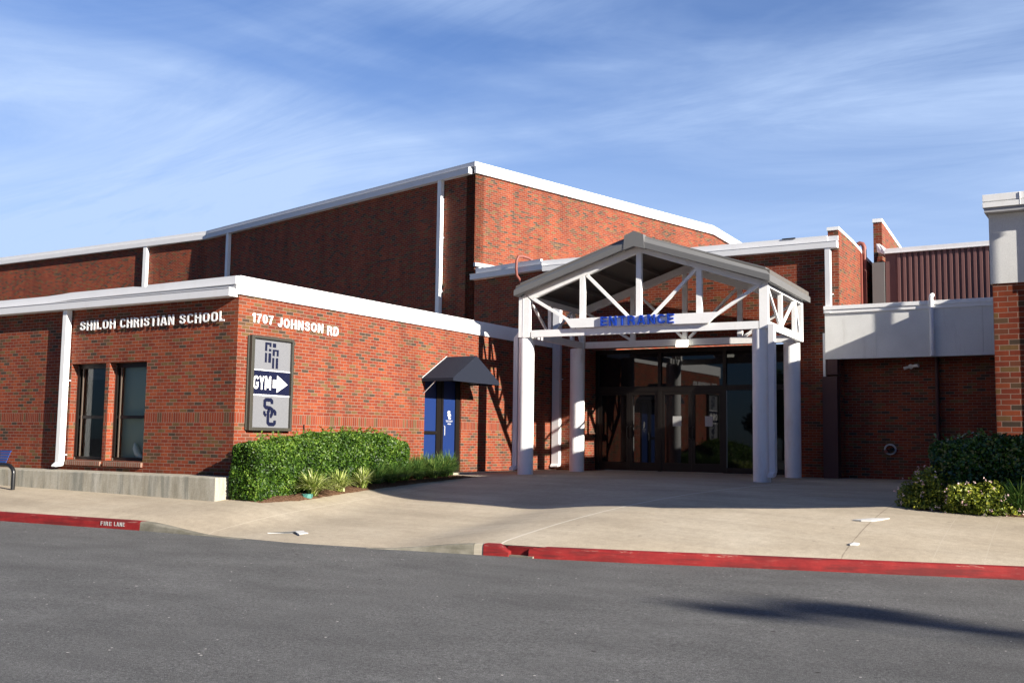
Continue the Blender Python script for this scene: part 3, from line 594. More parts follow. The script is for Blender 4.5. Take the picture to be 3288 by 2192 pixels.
# ================================================================ GYM
gym = empty('gymnasium', (-3.3, 13.3, 0), 'tall brick gymnasium with angled walls and white roof edge above the low wing', 'building')
G = (-3.335, 13.308); FL = Fr(G, 166.3); FRt = Fr(G, 76.3)
GZ = 9.40; LLx, LLy = FL.p2(17.15, 0)
m = MB(); FL.box(m, 0, 17.15, -.4, 0, 1.5, GZ)
m.box(-60, LLx, LLy, LLy+.4, 1.5, GZ)
FRt.box(m, 0, 13.33, .0, .4, 1.5, GZ)
kx, ky = FRt.p2(13.33, 0); F3 = Fr((kx, ky), 92.8); F3.box(m, 0, 9, 0, .4, 1.5, GZ)
m.build('wall', 'brick_gym', gym)
m = MB(); FRt.box(m, -.05, 13.35, -.09, .0, 9.34, 9.70); F3.box(m, -.01, 9, -.09, 0, 9.34, 9.70); m.build('roof_fascia', 'white_fascia', gym, bevel=.004)
m = MB(); FL.box(m, .12, 16.95, .0, .20, 9.33, 9.52); FL.box(m, .1, 16.95, .1, .215, 9.52, 9.54); m.box(-60, LLx+.20, LLy-.20, LLy, 9.33, 9.52); m.build('gutter', 'gutter_white', gym, bevel=.006)
m = MB(); FL.box(m, -.06, 17.1, .02, .09, 9.56, 9.71); m.box(-60, LLx+.08, LLy-.09, LLy-.02, 9.56, 9.71); m.build('coping', 'gutter_white', gym)
m = MB(); m.prism([FL.p2(.1, -.05), FL.p2(17.1, -.1), (-59, LLy+.1), (-59, 38), (-1, 38), (-.6, 27)], 9.42, 9.60); m.build('roof', 'roof_membrane', gym)
for a in (1.56, 1.60): pass
m = MB(); FL.box(m, 1.50, 1.68, .02, .16, 4.0, 9.33); FL.box(m, 1.46, 1.72, .0, .02, 7.4, 7.44); FL.box(m, 1.46, 1.72, .0, .02, 5.6, 5.64); m.build('downspout', 'white_fascia', gym, bevel=.005)
m = MB(); FL.box(m, 15.1, 15.30, .02, .16, 3.5, 9.33); FL.box(m, 15.06, 15.34, .0, .02, 7.4, 7.44); m.build('downspout', 'white_fascia', gym, bevel=.005)
m = MB(); m.box(-23.95, -23.72, LLy-.17, LLy-.02, 4.0, 9.33); m.build('downspout', 'white_fascia', gym, bevel=.005)
m = MB(); FRt.box(m, -.03, 1.9, -.10, -.001, 6.30, 6.42); FRt.box(m, -.03, .75, -.26, -.10, 6.16, 6.24); FRt.box(m, .95, 1.6, -.26, -.10, 6.2, 6.28); m.build('roof_flashing', 'galvanized', gym)

# ================================================================ CONNECTING BLOCK (right)
con = empty('connecting_block', (9.5, 12.4, 0), 'recessed brick block with wide pale panel band between entrance block and right pavilion', 'building')
MB().box(8.345, 14, 13.0, 13.3, -.6, 2.95).build('wall', 'brick_tall', con)
m = MB(); m.box(8.02, 9.275, 12.40, 12.56, 2.925, 4.09); m.box(9.283, 11.728, 12.40, 12.56, 2.925, 4.09); m.box(11.736, 14, 12.40, 12.56, 2.925, 4.09); m.box(9.275, 11.8, 12.415, 12.5, 2.93, 4.08); m.build('band_panel', 'stucco', con)
m = MB(); m.box(8.0, 14, 12.36, 12.56, 4.09, 4.165); m.box(8.0, 14, 12.34, 12.56, 4.18, 4.278); m.box(8.02, 14, 12.38, 12.5, 4.165, 4.18); m.build('band_coping', 'white_paint', con, bevel=.004)
MB().box(8.36, 14, 12.56, 15.0, 2.95, 3.1).build('soffit', 'deck_under', con); MB().box(8.36, 14, 12.58, 15, 4.0, 4.15).build('roof', 'roof_membrane', con)
m = MB(); m.tube([(10.595, 12.33, 2.93), (10.595, 12.33, 4.36)], .052, 12); m.tube([(10.595, 12.33, 4.36), (10.6, 12.36, 4.40), (10.62, 12.42, 4.42)], .052, 12); smooth_by_angle(m.build('standpipe', 'white_paint', con))
tube('lower_standpipe', 'duct_brown', con, [(10.595, 12.92, -.05), (10.595, 12.92, 2.95)], .05, 12)
m = MB(); m.box(7.96, 8.33, 12.30, 12.59, -.3, 2.48); m.build('duct', 'duct_brown', con); m = MB(); m.box(8.06, 8.33, 12.34, 12.59, 2.53, 2.92); m.build('duct_head', 'duct_brown', con)
# corrugated upper wall
m = MB(); pts = []; x = 9.26; pitch = .1465
pf = [(0, 0), (.35, 0), (.45, -.05), (.9, -.05), (1, 0)]
prof = [(9.0, 15.0), (9.10, 15.0), (9.26, 15.0)]
for i in range(34):
    for u, v in pf[1:]: prof.append((x+pitch*(i+u), 15.0+v))
vs = [(a, b, 3.6) for a, b in prof]+[(a, b, 5.98) for a, b in prof]; n = len(prof)
up_ = empty('metal_clad_upper_storey', (9, 15, 4), 'set-back upper storey clad in vertical maroon ribbed metal', 'building')
MB().add(vs, [(i, i+1, i+1+n, i+n) for i in range(n-1)]).build('ribbed_cladding', 'maroon_rib', up_)
MB().box(9.0, 14.2, 15.06, 19, 3.5, 5.95).build('wall', 'brick_tall', up_)
m = MB(); m.box(9.0, 14.3, 14.90, 19, 5.985, 6.10); m.box(9.0, 14.3, 14.88, 14.96, 5.965, 5.985); m.build('roof_coping', 'gutter_white', up_, bevel=.003)
m = MB(); m.box(8.66, 8.98, 14.95, 15.0, 3.6, 5.75); m.build('side_flashing', 'roof_metal', up_)
m = MB(); m.slab([(8.78, 15.05, 6.05), (8.96, 15.0, 5.98), (8.96, 15.0, 6.10), (8.84, 15.05, 6.28), (8.76, 15.05, 6.28)], (0, .9, 0)); m.build('coping_end', 'white_paint', up_)
# tall fin wall
fin = empty('brick_fin_wall', (8.6, 16, 5), 'narrow tall brick fin wall with white cap rising behind the metal cladding', 'wall')
ft = [(16.0, 3), (16.0, 7.08), (18.05, 6.79), (21, 6.38), (21, 3)]
MB().slab([(8.715, y, z) for y, z in ft], (-.235, 0, 0)).build('wall', 'brick_tall', fin)
MB().slab([(8.73, y, z) for y, z in ((15.97, 7.08), (18.05, 6.79), (21.02, 6.38), (21.02, 6.47), (18.05, 6.885), (15.97, 7.18))], (-.265, 0, 0)).build('coping', 'white_paint', fin)

# ================================================================ RIGHT PAVILION
pav = empty('corner_pavilion', (13.5, 4.6, 0), 'brick pavilion at the right edge with pale upper panel and projecting white cornice', 'building')
PY = 4.6
m = MB(); m.box(12.865, 13.62, PY, PY+.4, -.6, 3.477); m.box(13.62, 22, PY-.085, PY+.4, -.6, 3.477); m.box(12.865, 13.25, PY+.4, 15, -.6, 3.477); m.build('wall', 'brick_pier', pav)
m = MB(); m.box(12.835, 13.62, PY-.02, PY+.4, 3.48, 4.66); m.box(13.62, 22, PY-.105, PY+.4, 3.48, 4.66); m.box(12.835, 13.25, PY+.4, 15, 3.48, 4.66); m.build('upper_panel', 'stucco', pav)
m = MB(); m.box(12.79, 22, PY-.20, 15, 4.665, 4.74); m.build('cornice_soffit', 'gray_trim', pav)
m = MB(); m.box(12.77, 22, PY-.23, 15, 4.743, 4.83); m.box(12.80, 22, PY-.19, 15, 4.83, 4.85); m.box(12.77, 22, PY-.22, 15, 4.85, 4.965); m.box(13.34, 13.346, PY-.234, PY-.2, 4.745, 4.96); m.build('cornice', 'white_paint', pav, bevel=.004)
m = MB(); m.box(13.3, 13.5, 11.46, 11.52, 4.9, 5.68); m.build('shadow_fin', 'white_paint', pav)  # unseen box added to cast a narrow shadow on the band panel
# added wall out of view, its opening shaped for the plaza shadow
shw = empty('shadow_wall', (16, 1, 0), 'unseen brick wall with sloping opening, added beyond the right edge to shade the plaza', 'wall')
MB().slab([(16, y, z) for y, z in ((-1.2, 5.2), (-.3, 2.94), (1.0, 2.3), (2.0, 1.94), (2.6, 1.75), (2.95, 1.70), (2.95, -.7), (3.78, -.7), (3.78, 5.6), (-1.2, 5.6))], (.4, 0, 0)).build('wall', 'brick_pier', shw)
MB().slab([(15.97, y, z) for y, z in ((-1.23, 5.6), (3.80, 5.6), (3.80, 5.7), (-1.23, 5.7))], (.46, 0, 0)).build('coping', 'white_paint', shw)

# ================================================================ CANOPY
can = empty('entrance_canopy', (1.54, 8.42, 0), 'white gabled entrance canopy with open trusses on four round columns', 'canopy')
F = Fr((1.54, 8.42), 3.0)
ZB, ZT = 3.35, 3.525
def beam(m, a0, z0, a1, z1, w, b0, b1, plane='a', fixed=None):
    """bar in the truss plane between (a0,z0) and (a1,z1), width w; plane a: spans a, thickness b0..b1; plane b: spans b at fixed a"""
    d = Vector((a1-a0, z1-z0)).normalized(); n = Vector((-d.y, d.x))*w/2
    q = [(a0+n.x, z0+n.y), (a0-n.x, z0-n.y), (a1-n.x, z1-n.y), (a1+n.x, z1+n.y)]
    if plane == 'a':
        P = [F.p(x, b0, z) for x, z in q]; v = F.b*(b1-b0)
    else:
        P = [F.p(b0, x, z) for x, z in q]; v = F.a*(b1-b0)
    m.slab(P, v)
for a, b, zb in ((0, 0, .0), (6.0, 0, .0), (-.06, 3.22, .0), (5.93, 3.22, .0)):
    x, y = F.p2(a, b); z0 = hg(x, y); r = .197 if b == 0 else .205
    m = MB(); m.tube([(x, y, z0-.1), (x, y, ZB-.05), (x, y, ZB-.012), (x, y, ZB)], [r, r, r, r-.02], 40); c = smooth_by_angle(m.build('column', 'white_column', can), 35)
lo = lambda a: 5.31-.342*abs(a-3.12)
hi = lambda a: 5.50-.333*abs(a-3.12)
def truss(b0, b1, name, thin):
    m = MB(); e = .003
    # chords
    m.slab([F.p(.22, b0, ZB), F.p(6.0, b0, ZB), F.p(6.0, b0, ZT), F.p(.22, b0, ZT)], F.b*(b1-b0))
    m.slab([F.p(.02, b0, hi(.02)), F.p(.22, b0, lo(.22)), F.p(3.12, b0, lo(3.12)), F.p(3.12, b0, hi(3.12))], F.b*(b1-b0))
    m.slab([F.p(6.22, b0, hi(6.22)), F.p(6.0, b0, lo(6.0)), F.p(3.12, b0, lo(3.12)), F.p(3.12, b0, hi(3.12))], F.b*(b1-b0))
    for a0, a1 in ((.02, .17), (6.02, 6.22)): m.slab([F.p(a0, b0, ZB), F.p(a1, b0, ZB), F.p(a1, b0, lo(a1) if a0 < 1 else hi(a1)), F.p(a0, b0, hi(a0) if a0 < 1 else lo(a0))], F.b*(b1-b0))
    for a0, a1 in ((1.555, 1.685), (3.04, 3.17), (4.54, 4.67)): m.slab([F.p(a0, b0+e, ZT), F.p(a1, b0+e, ZT), F.p(a1, b0+e, lo(a1)+.02), F.p(a0, b0+e, lo(a0)+.02)], F.b*(b1-b0-2*e))
    t = .07
    for a0, z0, a1, z1 in ((.20, 4.36, 1.60, ZT), (1.74, 4.83, 3.06, ZT+.02), (4.55, 4.83, 3.22, ZT+.02), (6.02, 4.36, 4.70, ZT)): beam(m, a0, z0, a1, z1, t, b0+.02, b1-.02)
    return m.build(name, 'white_paint', can)
truss(-.20, -.09, 'front_truss', 0); truss(3.14, 3.25, 'rear_truss', 0)
for a0, a1 in ((.03, .14), (6.10, 6.21)):
    m = MB(); zt = (hi(a0)+lo(a0))/2-.0
    m.slab([F.p(a0, -.09, ZB+.003), F.p(a0, 3.14, ZB+.003), F.p(a0, 3.14, ZT-.003), F.p(a0, -.09, ZT-.003)], F.a*(a1-a0))
    m.slab([F.p(a0, -.09, 4.30), F.p(a0, 3.14, 4.30), F.p(a0, 3.14, 4.425), F.p(a0, -.09, 4.425)], F.a*(a1-a0))
    for b0, b1 in ((1.12, 1.24), (2.49, 2.61)): m.slab([F.p(a0+.01, b0, ZT-.003), F.p(a0+.01, b1, ZT-.003), F.p(a0+.01, b1, 4.30), F.p(a0+.01, b0, 4.30)], F.a*(a1-a0-.02))
    for b0, z0, b1, z1 in ((.02, 4.30, 1.13, ZT), (2.47, 4.28, 1.26, ZT+.01), (2.63, 4.28, 3.10, ZT+.02)): beam(m, b0, z0, b1, z1, .06, a0+.03, a1-.03, 'b')
    m.build('side_truss', 'white_paint', can)
# roof
b0, b1 = -.50, 3.55; rz = lambda a, d=0: 5.73+d-.325*abs(a-3.10)
m = MB()
m.slab([F.p(-.12, b0+.09, rz(-.12, -.14)), F.p(3.10, b0+.09, rz(3.10, -.14)), F.p(3.10, b0+.09, rz(3.10, -.04)), F.p(-.12, b0+.09, rz(-.12, -.04))], F.b*(b1-b0-.18))
m.slab([F.p(6.32, b0+.09, rz(6.32, -.14)), F.p(3.10, b0+.09, rz(3.10, -.14)), F.p(3.10, b0+.09, rz(3.10, -.04)), F.p(6.32, b0+.09, rz(6.32, -.04))], F.b*(b1-b0-.18))
m.build('roof_deck', 'deck_under', can)
def fas(side):
    """fascia ring: lower vertical face, upper sloped face, on front, eave and rear"""
    s = -1 if side == 0 else 1; ae = -.13 if side == 0 else 6.34; m = MB()
    # cross profile points: (outward offset, z offset)
    prof = [(0, -.30), (0, -.16), (-.13, .0), (-.13, -.05), (-.09, -.30)]
    path = [(3.10, b0), (ae, b0), (ae, b1), (3.10, b1)]
    outn = [(0, -1), (s*1, -1), (s*1, 1), (0, 1)]
    ring = []
    for (a, b), (na, nb) in zip(path, outn):
        rr = []
        for o, dz in prof:
            aa = a+na*o; bb = b+nb*o; rr.append(F.p(aa, bb, rz(a, dz) if na == 0 else rz(a, dz)))
        ring.append(rr)
    vs = [p for r_ in ring for p in r_]; n = len(prof); fs = []
    for i in range(3):
        for k in range(n):
            q = (i*n+k, i*n+(k+1) % n, (i+1)*n+(k+1) % n, (i+1)*n+k); fs.append(q if side == 0 else q[::-1])
    fs.append(tuple(range(n))); fs.append(tuple(range(3*n, 4*n))[::-1])
    m.add(vs, fs); return m.build('roof_fascia', 'roof_metal', can)
fas(0); fas(1)
for s_, ae in ((0, -.13), (1, 6.34)):
    m = MB(); n = 9
    for i in range(n):
        pass
    a_in = ae+(.12 if s_ == 0 else -.12)
    m.slab([F.p(a_in, b0+.12, rz(a_in, .0)-.004), F.p(3.10, b0+.12, rz(3.10, 0)-.004), F.p(3.10, b0+.12, rz(3.10, -.03)-.004), F.p(a_in, b0+.12, rz(a_in, -.03)-.004)], F.b*(b1-b0-.24)); m.build('roof_sheet', 'roof_metal', can)
m = MB()
m.slab([F.p(2.83, b0-.012, rz(2.83, -.315)), F.p(3.10, b0-.012, rz(3.10, -.325)), F.p(3.37, b0-.012, rz(3.37, -.315)), F.p(3.34, b0-.012, rz(3.37, .03)), F.p(3.10, b0-.012, rz(3.10, .045)), F.p(2.86, b0-.012, rz(2.83, .03))], F.b*.16)
m.slab([F.p(2.9, b0+.16, rz(2.9, .02)), F.p(3.10, b0+.16, rz(3.10, .04)), F.p(3.3, b0+.16, rz(3.3, .02)), F.p(3.3, b0+.16, rz(3.3, .005)), F.p(3.10, b0+.16, rz(3.10, .025)), F.p(2.9, b0+.16, rz(2.9, .005))], F.b*(b1-b0-.3))
m.build('ridge_cap', 'roof_metal', can)
m = MB()
for a in (.75, 1.6, 2.4, 3.8, 4.6, 5.45): m.slab([F.p(a-.04, b0+.1, rz(a, -.24)), F.p(a+.04, b0+.1, rz(a, -.24)), F.p(a+.04, b0+.1, rz(a, -.141)), F.p(a-.04, b0+.1, rz(a, -.141))], F.b*(b1-b0-.2))
m.build('purlins', 'deck_under', can)
# sign board and letters
m = MB(); m.slab([F.p(1.18, -.285, 3.766), F.p(5.12, -.285, 3.763), F.p(4.86, -.285, 3.515), F.p(1.365, -.285, 3.535)], F.b*.07); m.build('sign_board', 'white_paint', can, bevel=.003)
# left-hand trim and rain leaders
m = MB(); m.slab([F.p(-.135, -.20, ZB+.01), F.p(.015, -.20, ZB+.01), F.p(.015, -.20, 4.43), F.p(-.135, -.20, 4.39)], F.b*.18); m.slab([F.p(-.02, -.206, ZB+.01), F.p(.0, -.206, ZB+.01), F.p(.0, -.206, 4.43), F.p(-.02, -.206, 4.42)], F.b*.004); m.build('corner_casing', 'white_paint', can)
def leader(pts, name='downspout'):
    m = MB()
    a, b, w, d, z0, z1 = pts
    m.slab([F.p(a, b, z0), F.p(a+w, b, z0), F.p(a+w, b, z1), F.p(a, b, z1)], F.b*d)
    m.slab([F.p(a, b, z0), F.p(a, b+d, z0), F.p(a, b+d*.4, z0-.10), F.p(a, b-.16, z0-.12), F.p(a, b-.16, z0-.05)], F.a*w)
    return m.build(name, 'gutter_white', can, bevel=.004)
leader((-.325, -.10, .12, .10, .14, 3.36)); m = MB(); m.slab([F.p(-.325, -.10, 3.36), F.p(-.205, -.10, 3.36), F.p(-.08, -.10, 3.50), F.p(-.2, -.10, 3.50)], F.b*.10); m.build('leader_elbow', 'gutter_white', can)
leader((6.23, -.26, .13, .19, .14, 3.44))
el = empty('entrance_lettering', F.p(3.1, -.3, 3.5), 'raised blue capital letters ENTRANCE across the canopy sign board', 'sign')
o3 = F.p(2.166, -.284, 3.54)
text_letters('ENTRANCE', 'letter', 'letter_blue', el, o3, F.a, 1.875, .232, .055)
fl = empty('flood_light', F.p(3.1, 3.05, 3.4), 'white box flood light fixed to the middle of the rear canopy truss', 'light')
m = MB(); m.slab([F.p(2.95, 2.86, 3.29), F.p(3.27, 2.86, 3.29), F.p(3.27, 2.92, 3.47), F.p(2.95, 2.92, 3.47)], F.b*.12); m.build('housing', 'housing_glow', fl, bevel=.012); m = MB(); m.slab([F.p(3.06, 3.035, 3.39), F.p(3.14, 3.035, 3.39), F.p(3.14, 3.04, 3.45), F.p(3.06, 3.04, 3.45)], F.b*.11); m.build('bracket', 'gray_trim', fl)

# ================================================================ SMALL THINGS
sc_ = empty('security_light', (10.02, 13.0, 2.73), 'small white twin-headed security light high on the shaded brick wall', 'light')
tube('mount', 'white_paint', sc_, [(9.98, 12.99, 2.73), (9.98, 12.93, 2.73)], .06, 16); tube('lamp_head', 'white_paint', sc_, [(9.98, 12.93, 2.73), (10.03, 12.86, 2.735), (10.14, 12.82, 2.74), (10.19, 12.80, 2.74)], [.03, .03, .045, .05], 12); tube('lamp_head', 'white_paint', sc_, [(9.96, 12.93, 2.72), (9.90, 12.87, 2.70), (9.84, 12.84, 2.68)], [.03, .035, .04], 12)
fh = empty('hose_connection', (9.45, 13.0, .67), 'round metal fire hose connection low on the shaded brick wall', 'fire connection')
m = MB(); k = 24
pts = [(9.45+.13*math.cos(2*math.pi*i/k), 12.95, .67+.12*math.sin(2*math.pi*i/k)) for i in range(k+1)]; m.tube(pts, .022, 8); smooth_by_angle(m.build('ring', 'galvanized', fh)); tube('coupling', 'salmon_paint', fh, [(9.36, 12.99, .63), (9.36, 12.84, .62)], .045, 14); tube('coupling', 'bronze', fh, [(9.50, 12.99, .67), (9.50, 12.84, .66)], .05, 14)
# bird figurine inside the right window
def skin(name, pts, edges, radii, mat, parent=None, sub=2):
    me = bpy.data.meshes.new(name); me.from_pydata(pts, edges, []); o = bpy.data.objects.new(name, me); C.objects.link(o)
    o.modifiers.new('s', 'SKIN'); sb = o.modifiers.new('u', 'SUBSURF'); sb.levels = sub; sb.render_levels = sub
    for i, r_ in enumerate(radii): me.skin_vertices[0].data[i].radius = (r_, r_)
    me.skin_vertices[0].data[0].use_root = True
    dg = bpy.context.evaluated_depsgraph_get(); dg.update(); m2 = bpy.data.meshes.new_from_object(o.evaluated_get(dg)); bpy.data.objects.remove(o)
    m2.materials.clear(); m2.materials.append(MT[mat]); o = bpy.data.objects.new(name, m2); C.objects.link(o)
    for p in m2.polygons: p.use_smooth = True
    if parent: child(o, parent)
    return o
bd = empty('bird_figurine', (-2.9, .28, .25), 'white bird ornament standing inside the right-hand window near its sill', 'ornament')
skin('body', [(-3.12, .285, .42), (-3.14, .285, .52), (-3.155, .285, .58), (-3.19, .285, .585), (-3.06, .285, .37), (-2.97, .285, .31), (-2.89, .285, .28)], [(0, 1), (1, 2), (2, 3), (0, 4), (4, 5), (5, 6)], [.075, .05, .04, .012, .075, .045, .012], 'porcelain', bd)
tube('stand', 'porcelain', bd, [(-3.09, .285, .10), (-3.09, .285, .36)], .02, 8)
box('window_shelf', 'interior', wing, -3.70, -2.57, .255, .29, .225, .29); box('pale_backing', 'backing_pale', wing, -3.70, -2.58, .37, .38, .23, 2.2)  # pale sheet added behind the right pane to lighten the glass
# bench
be = empty('bench', (-5.9, -1.2, -.42), 'blue slatted bench with a black bent-tube end at the left edge', 'bench')
gz = hg(-5, -1.2)
def arch(x, y0):
    pts = [(x, y0-.0, gz)]
    pts = [(x+.0, y0, gz), (x, y0, -.06)]
    for i in range(1, 9): a = math.pi/2*i/8; pts.append((x-.26*(1-math.cos(a)), y0, -.06+.17*math.sin(a)))
    pts.append((x-.55, y0, .11)); return pts
tube('end_frame', 'black_steel', be, arch(-4.95, -1.25), .042, 12); tube('end_frame', 'black_steel', be, [(-7.3, -1.25, .11), (-7.35, -1.25, .0), (-7.36, -1.25, gz)], .042, 12)
tube('rail', 'black_steel', be, [(-5.45, -1.25, .11), (-7.3, -1.25, .11)], .042, 12)
m = MB()
for i in range(7): m.box(-8.5, -6.15, -1.22+.062*i, -1.175+.062*i, .065, .085)
m.build('seat', 'bench_blue', be)
m = MB()
for i in range(5): z = .13+.055*i; y = -.80-.004*i; m.slab([(-7.0, y+.02*i, z), (-5.93+.012*i, y+.02*i, z), (-5.92+.012*i, y+.01+.02*i, z+.042), (-7.0, y+.01+.02*i, z+.042)], (0, .018, 0))
m.build('backrest', 'bench_blue', be)
for x_ in (-6.25, -7.6): m = MB(); m.box(x_, x_+.06, -1.24, -.80, .02, .06); m.box(x_, x_+.06, -.80, -.76, gz, .36); m.build('support', 'black_steel', be)
# valve box, litter
vx = (1.50, .45); tag(MB().prism([(vx[0]+.11*math.cos(a*math.pi/4), vx[1]+.11*math.sin(a*math.pi/4)) for a in range(8)], hg(*vx)-.05, hg(*vx)+.075).build('valve_box', 'tape_green', bevel=.01), 'small green sprinkler valve box at the mulch edge beside the variegated grass', 'valve box')
def scrap(pts, lab, cat='litter', name='paper_scrap'):
    m = MB(); rnd = random.Random(len(lab)); n = len(pts); cx_ = sum(p[0] for p in pts)/n; cy_ = sum(p[1] for p in pts)/n
    vs = [(x, y, hg(x, y)+.004+rnd.uniform(.006, .02)) for x, y in pts]+[(cx_, cy_, hg(cx_, cy_)+.035)]+[(x, y, hg(x, y)+.003) for x, y in pts]+[(cx_, cy_, hg(cx_, cy_)+.004)]
    fs = [(i, (i+1) % n, n) for i in range(n)]+[((i+1) % n+n+1, i+n+1, 2*n+1) for i in range(n)]+[(i, i+n+1, (i+1) % n+n+1, (i+1) % n) for i in range(n)]
    return tag(m.add(vs, fs).build(name, 'paper'), lab, cat)
scrap([(3.37, -1.68), (3.44, -1.73), (3.58, -1.80), (3.52, -1.93), (3.60, -2.02), (3.50, -1.96), (3.44, -1.80), (3.2, -1.90), (2.95, -2.05), (3.15, -1.86)], 'crumpled white paper scrap on the pavement slope near the lowered kerb')
scrap([(11.15, 1.86), (11.30, 2.06), (11.40, 2.16), (11.47, 2.10), (11.60, 2.30), (11.50, 2.02), (11.42, 1.90), (11.28, 1.84)], 'large torn white paper scrap by the shadow edge on the right pavement')
scrap([(11.48, .20), (11.54, .28), (11.62, .25), (11.60, .17), (11.52, .14)], 'small white scrap on the pavement joint close to the right red kerb')
# kerb stencil
pA = Vector((-.219, Yk(-.219), 0)); pB = Vector((.304, Yk(.304), 0)); dd = (pB-pA).normalized(); nn = dd.cross(Vector((0, 0, 1)))
st = empty('kerb_stencil', (0, -2.7, -.75), 'faded white FIRE LANE stencil on the red kerb face', 'marking')
text_letters('FIRE', 'letter', 'paper', st, pA+nn*.012+Vector((0, 0, za(0)+.045)), dd, .25, .07, .003, .13, .2)
text_letters('LANE', 'letter', 'paper', st, pA+dd*.30+nn*.012+Vector((0, 0, za(0)+.045)), dd, .24, .07, .003, .13, .2)

# ================================================================ PLANTS
rng = np.random.default_rng(3)
def leaves(name, P, Nrm, size, mat, parent=None, rnd=None, elong=1.9, jit=.9):
    n = len(P); d = Nrm+rng.normal(0, jit, (n, 3)); d /= np.linalg.norm(d, axis=1)[:, None]
    t = rng.normal(0, 1, (n, 3)); t -= (t*d).sum(1)[:, None]*d; t /= np.linalg.norm(t, axis=1)[:, None]; b = np.cross(d, t)
    s = (size*rng.uniform(.6, 1.3, n))[:, None]; L = t*s*elong/2; Wd = b*s/2
    V = np.stack([P-L, P+Wd-d*s*.12, P+L, P-Wd-d*s*.12], 1).reshape(-1, 3)
    me = bpy.data.meshes.new(name); me.vertices.add(4*n); me.vertices.foreach_set('co', V.astype(np.float32).ravel())
    me.loops.add(4*n); me.loops.foreach_set('vertex_index', np.arange(4*n, dtype=np.int32)); me.polygons.add(n)
    me.polygons.foreach_set('loop_start', np.arange(0, 4*n, 4, dtype=np.int32)); me.polygons.foreach_set('loop_total', np.full(n, 4, dtype=np.int32))
    me.update(calc_edges=True)
    a = me.attributes.new('rnd', 'FLOAT', 'POINT'); r_ = rng.random(n) if rnd is None else rnd; a.data.foreach_set('value', np.repeat(r_, 4).astype(np.float32))
    me.materials.append(MT[mat]); o = bpy.data.objects.new(name, me); C.objects.link(o)
    if parent is not None: child(o, parent)
    return o
def vnoise(p, s, seed=0):
    q = p*s+seed*7.3
    return (np.sin(q[:, 0]*1.7+np.sin(q[:, 1]*1.3)*1.9)+np.sin(q[:, 1]*2.1+np.sin(q[:, 2]*1.7)*1.6)+np.sin(q[:, 2]*1.9+q[:, 0]*1.1+np.sin(q[:, 0]*2.3)))/3
def hedge(label, x0, x1, y0, y1, zt, zb, n, mat, size=.038, sprigs=60, roundx1=0):
    hh = empty('hedge', ((x0+x1)/2, (y0+y1)/2, zb), label, 'hedge'); r0 = .16
    P = []; Nn = []
    A = [((x1-x0)*(y1-y0), 't'), ((x1-x0)*1.2, 's'), ((x1-x0)*1.2, 'n'), ((y1-y0)*1.2, 'w'), ((y1-y0)*1.2, 'e')]; T = sum(a for a, _ in A)
    for a, k in A:
        c = int(n*a/T); u = rng.random(c); v = rng.random(c)
        X = x0+(x1-x0)*u if k in 'tsn' else np.full(c, x0 if k == 'w' else x1); Y = y0+(y1-y0)*(v if k == 't' else (rng.random(c) if k in 'we' else 0))
        if k == 's': Y = np.full(c, y0)
        if k == 'n': Y = np.full(c, y1)
        zg = np.array([hg(a_, b_) for a_, b_ in zip(X, Y)]) ; zt_ = np.array([zt(b_) for b_ in Y]) if mat == 'leaf_hedge' else np.array([zt(a_) for a_ in X])
        Z = zt_ if k == 't' else zg+.02+(zt_-zg-.02)*(v if k != 't' else 1)
        p = np.stack([X, Y, Z], 1); nrm = {'t': (0, 0, 1), 's': (0, -1, 0), 'n': (0, 1, 0), 'w': (-1, 0, 0), 'e': (1, 0, 0)}[k]; nr = np.tile(np.array(nrm, float), (c, 1))
        P.append(p); Nn.append(nr)
    P = np.concatenate(P); Nn = np.concatenate(Nn)
    # rounded edges: pull box corners in
    lo_ = np.array([x0, y0, -9.]); hi_ = np.array([x1, y1, 0]); zt_ = np.array([zt(b_) for b_ in (P[:, 1] if mat == 'leaf_hedge' else P[:, 0])])
    core = np.stack([np.clip(P[:, 0], x0+r0, x1-r0), np.clip(P[:, 1], y0+r0, y1-r0), np.minimum(P[:, 2], zt_-r0)], 1)
    d = P-core; l = np.linalg.norm(d, axis=1)[:, None]; d = d/np.maximum(l, 1e-6); P = core+d*r0
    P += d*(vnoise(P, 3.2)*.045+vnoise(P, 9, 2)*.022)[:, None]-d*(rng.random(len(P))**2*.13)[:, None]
    # sprigs above the top
    S = []
    for i in range(sprigs):
        x = rng.uniform(x0+.1, x1-.1); y = rng.uniform(y0+.1, y1-.1); h_ = rng.uniform(.03, .17); z = zt(y if mat == 'leaf_hedge' else x); dx, dy = rng.normal(0, .03, 2)
        for t in np.linspace(0, 1, 9): S.append((x+dx*t*3+rng.normal(0, .008), y+dy*t*3+rng.normal(0, .008), z+h_*t))
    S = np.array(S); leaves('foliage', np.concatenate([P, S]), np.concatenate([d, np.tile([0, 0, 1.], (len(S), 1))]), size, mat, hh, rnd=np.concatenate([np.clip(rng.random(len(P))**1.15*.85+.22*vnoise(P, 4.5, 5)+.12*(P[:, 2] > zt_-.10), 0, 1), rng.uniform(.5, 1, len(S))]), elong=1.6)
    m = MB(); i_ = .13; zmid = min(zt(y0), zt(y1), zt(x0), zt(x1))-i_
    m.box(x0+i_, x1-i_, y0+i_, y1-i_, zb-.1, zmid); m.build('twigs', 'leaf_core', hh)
    return hh
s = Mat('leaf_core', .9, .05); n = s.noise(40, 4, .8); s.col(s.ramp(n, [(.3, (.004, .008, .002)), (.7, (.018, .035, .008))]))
hedge('large clipped green hedge in front of the framed sign and sunlit wall', .47, 1.26, -.56, 4.0, lambda y: .66+.20*ss(-.5, 2.2, y)-.16*ss(3.0, 4.1, y)+.015*math.sin(y*5), -.42, 62000, 'leaf_hedge', .033, 90)
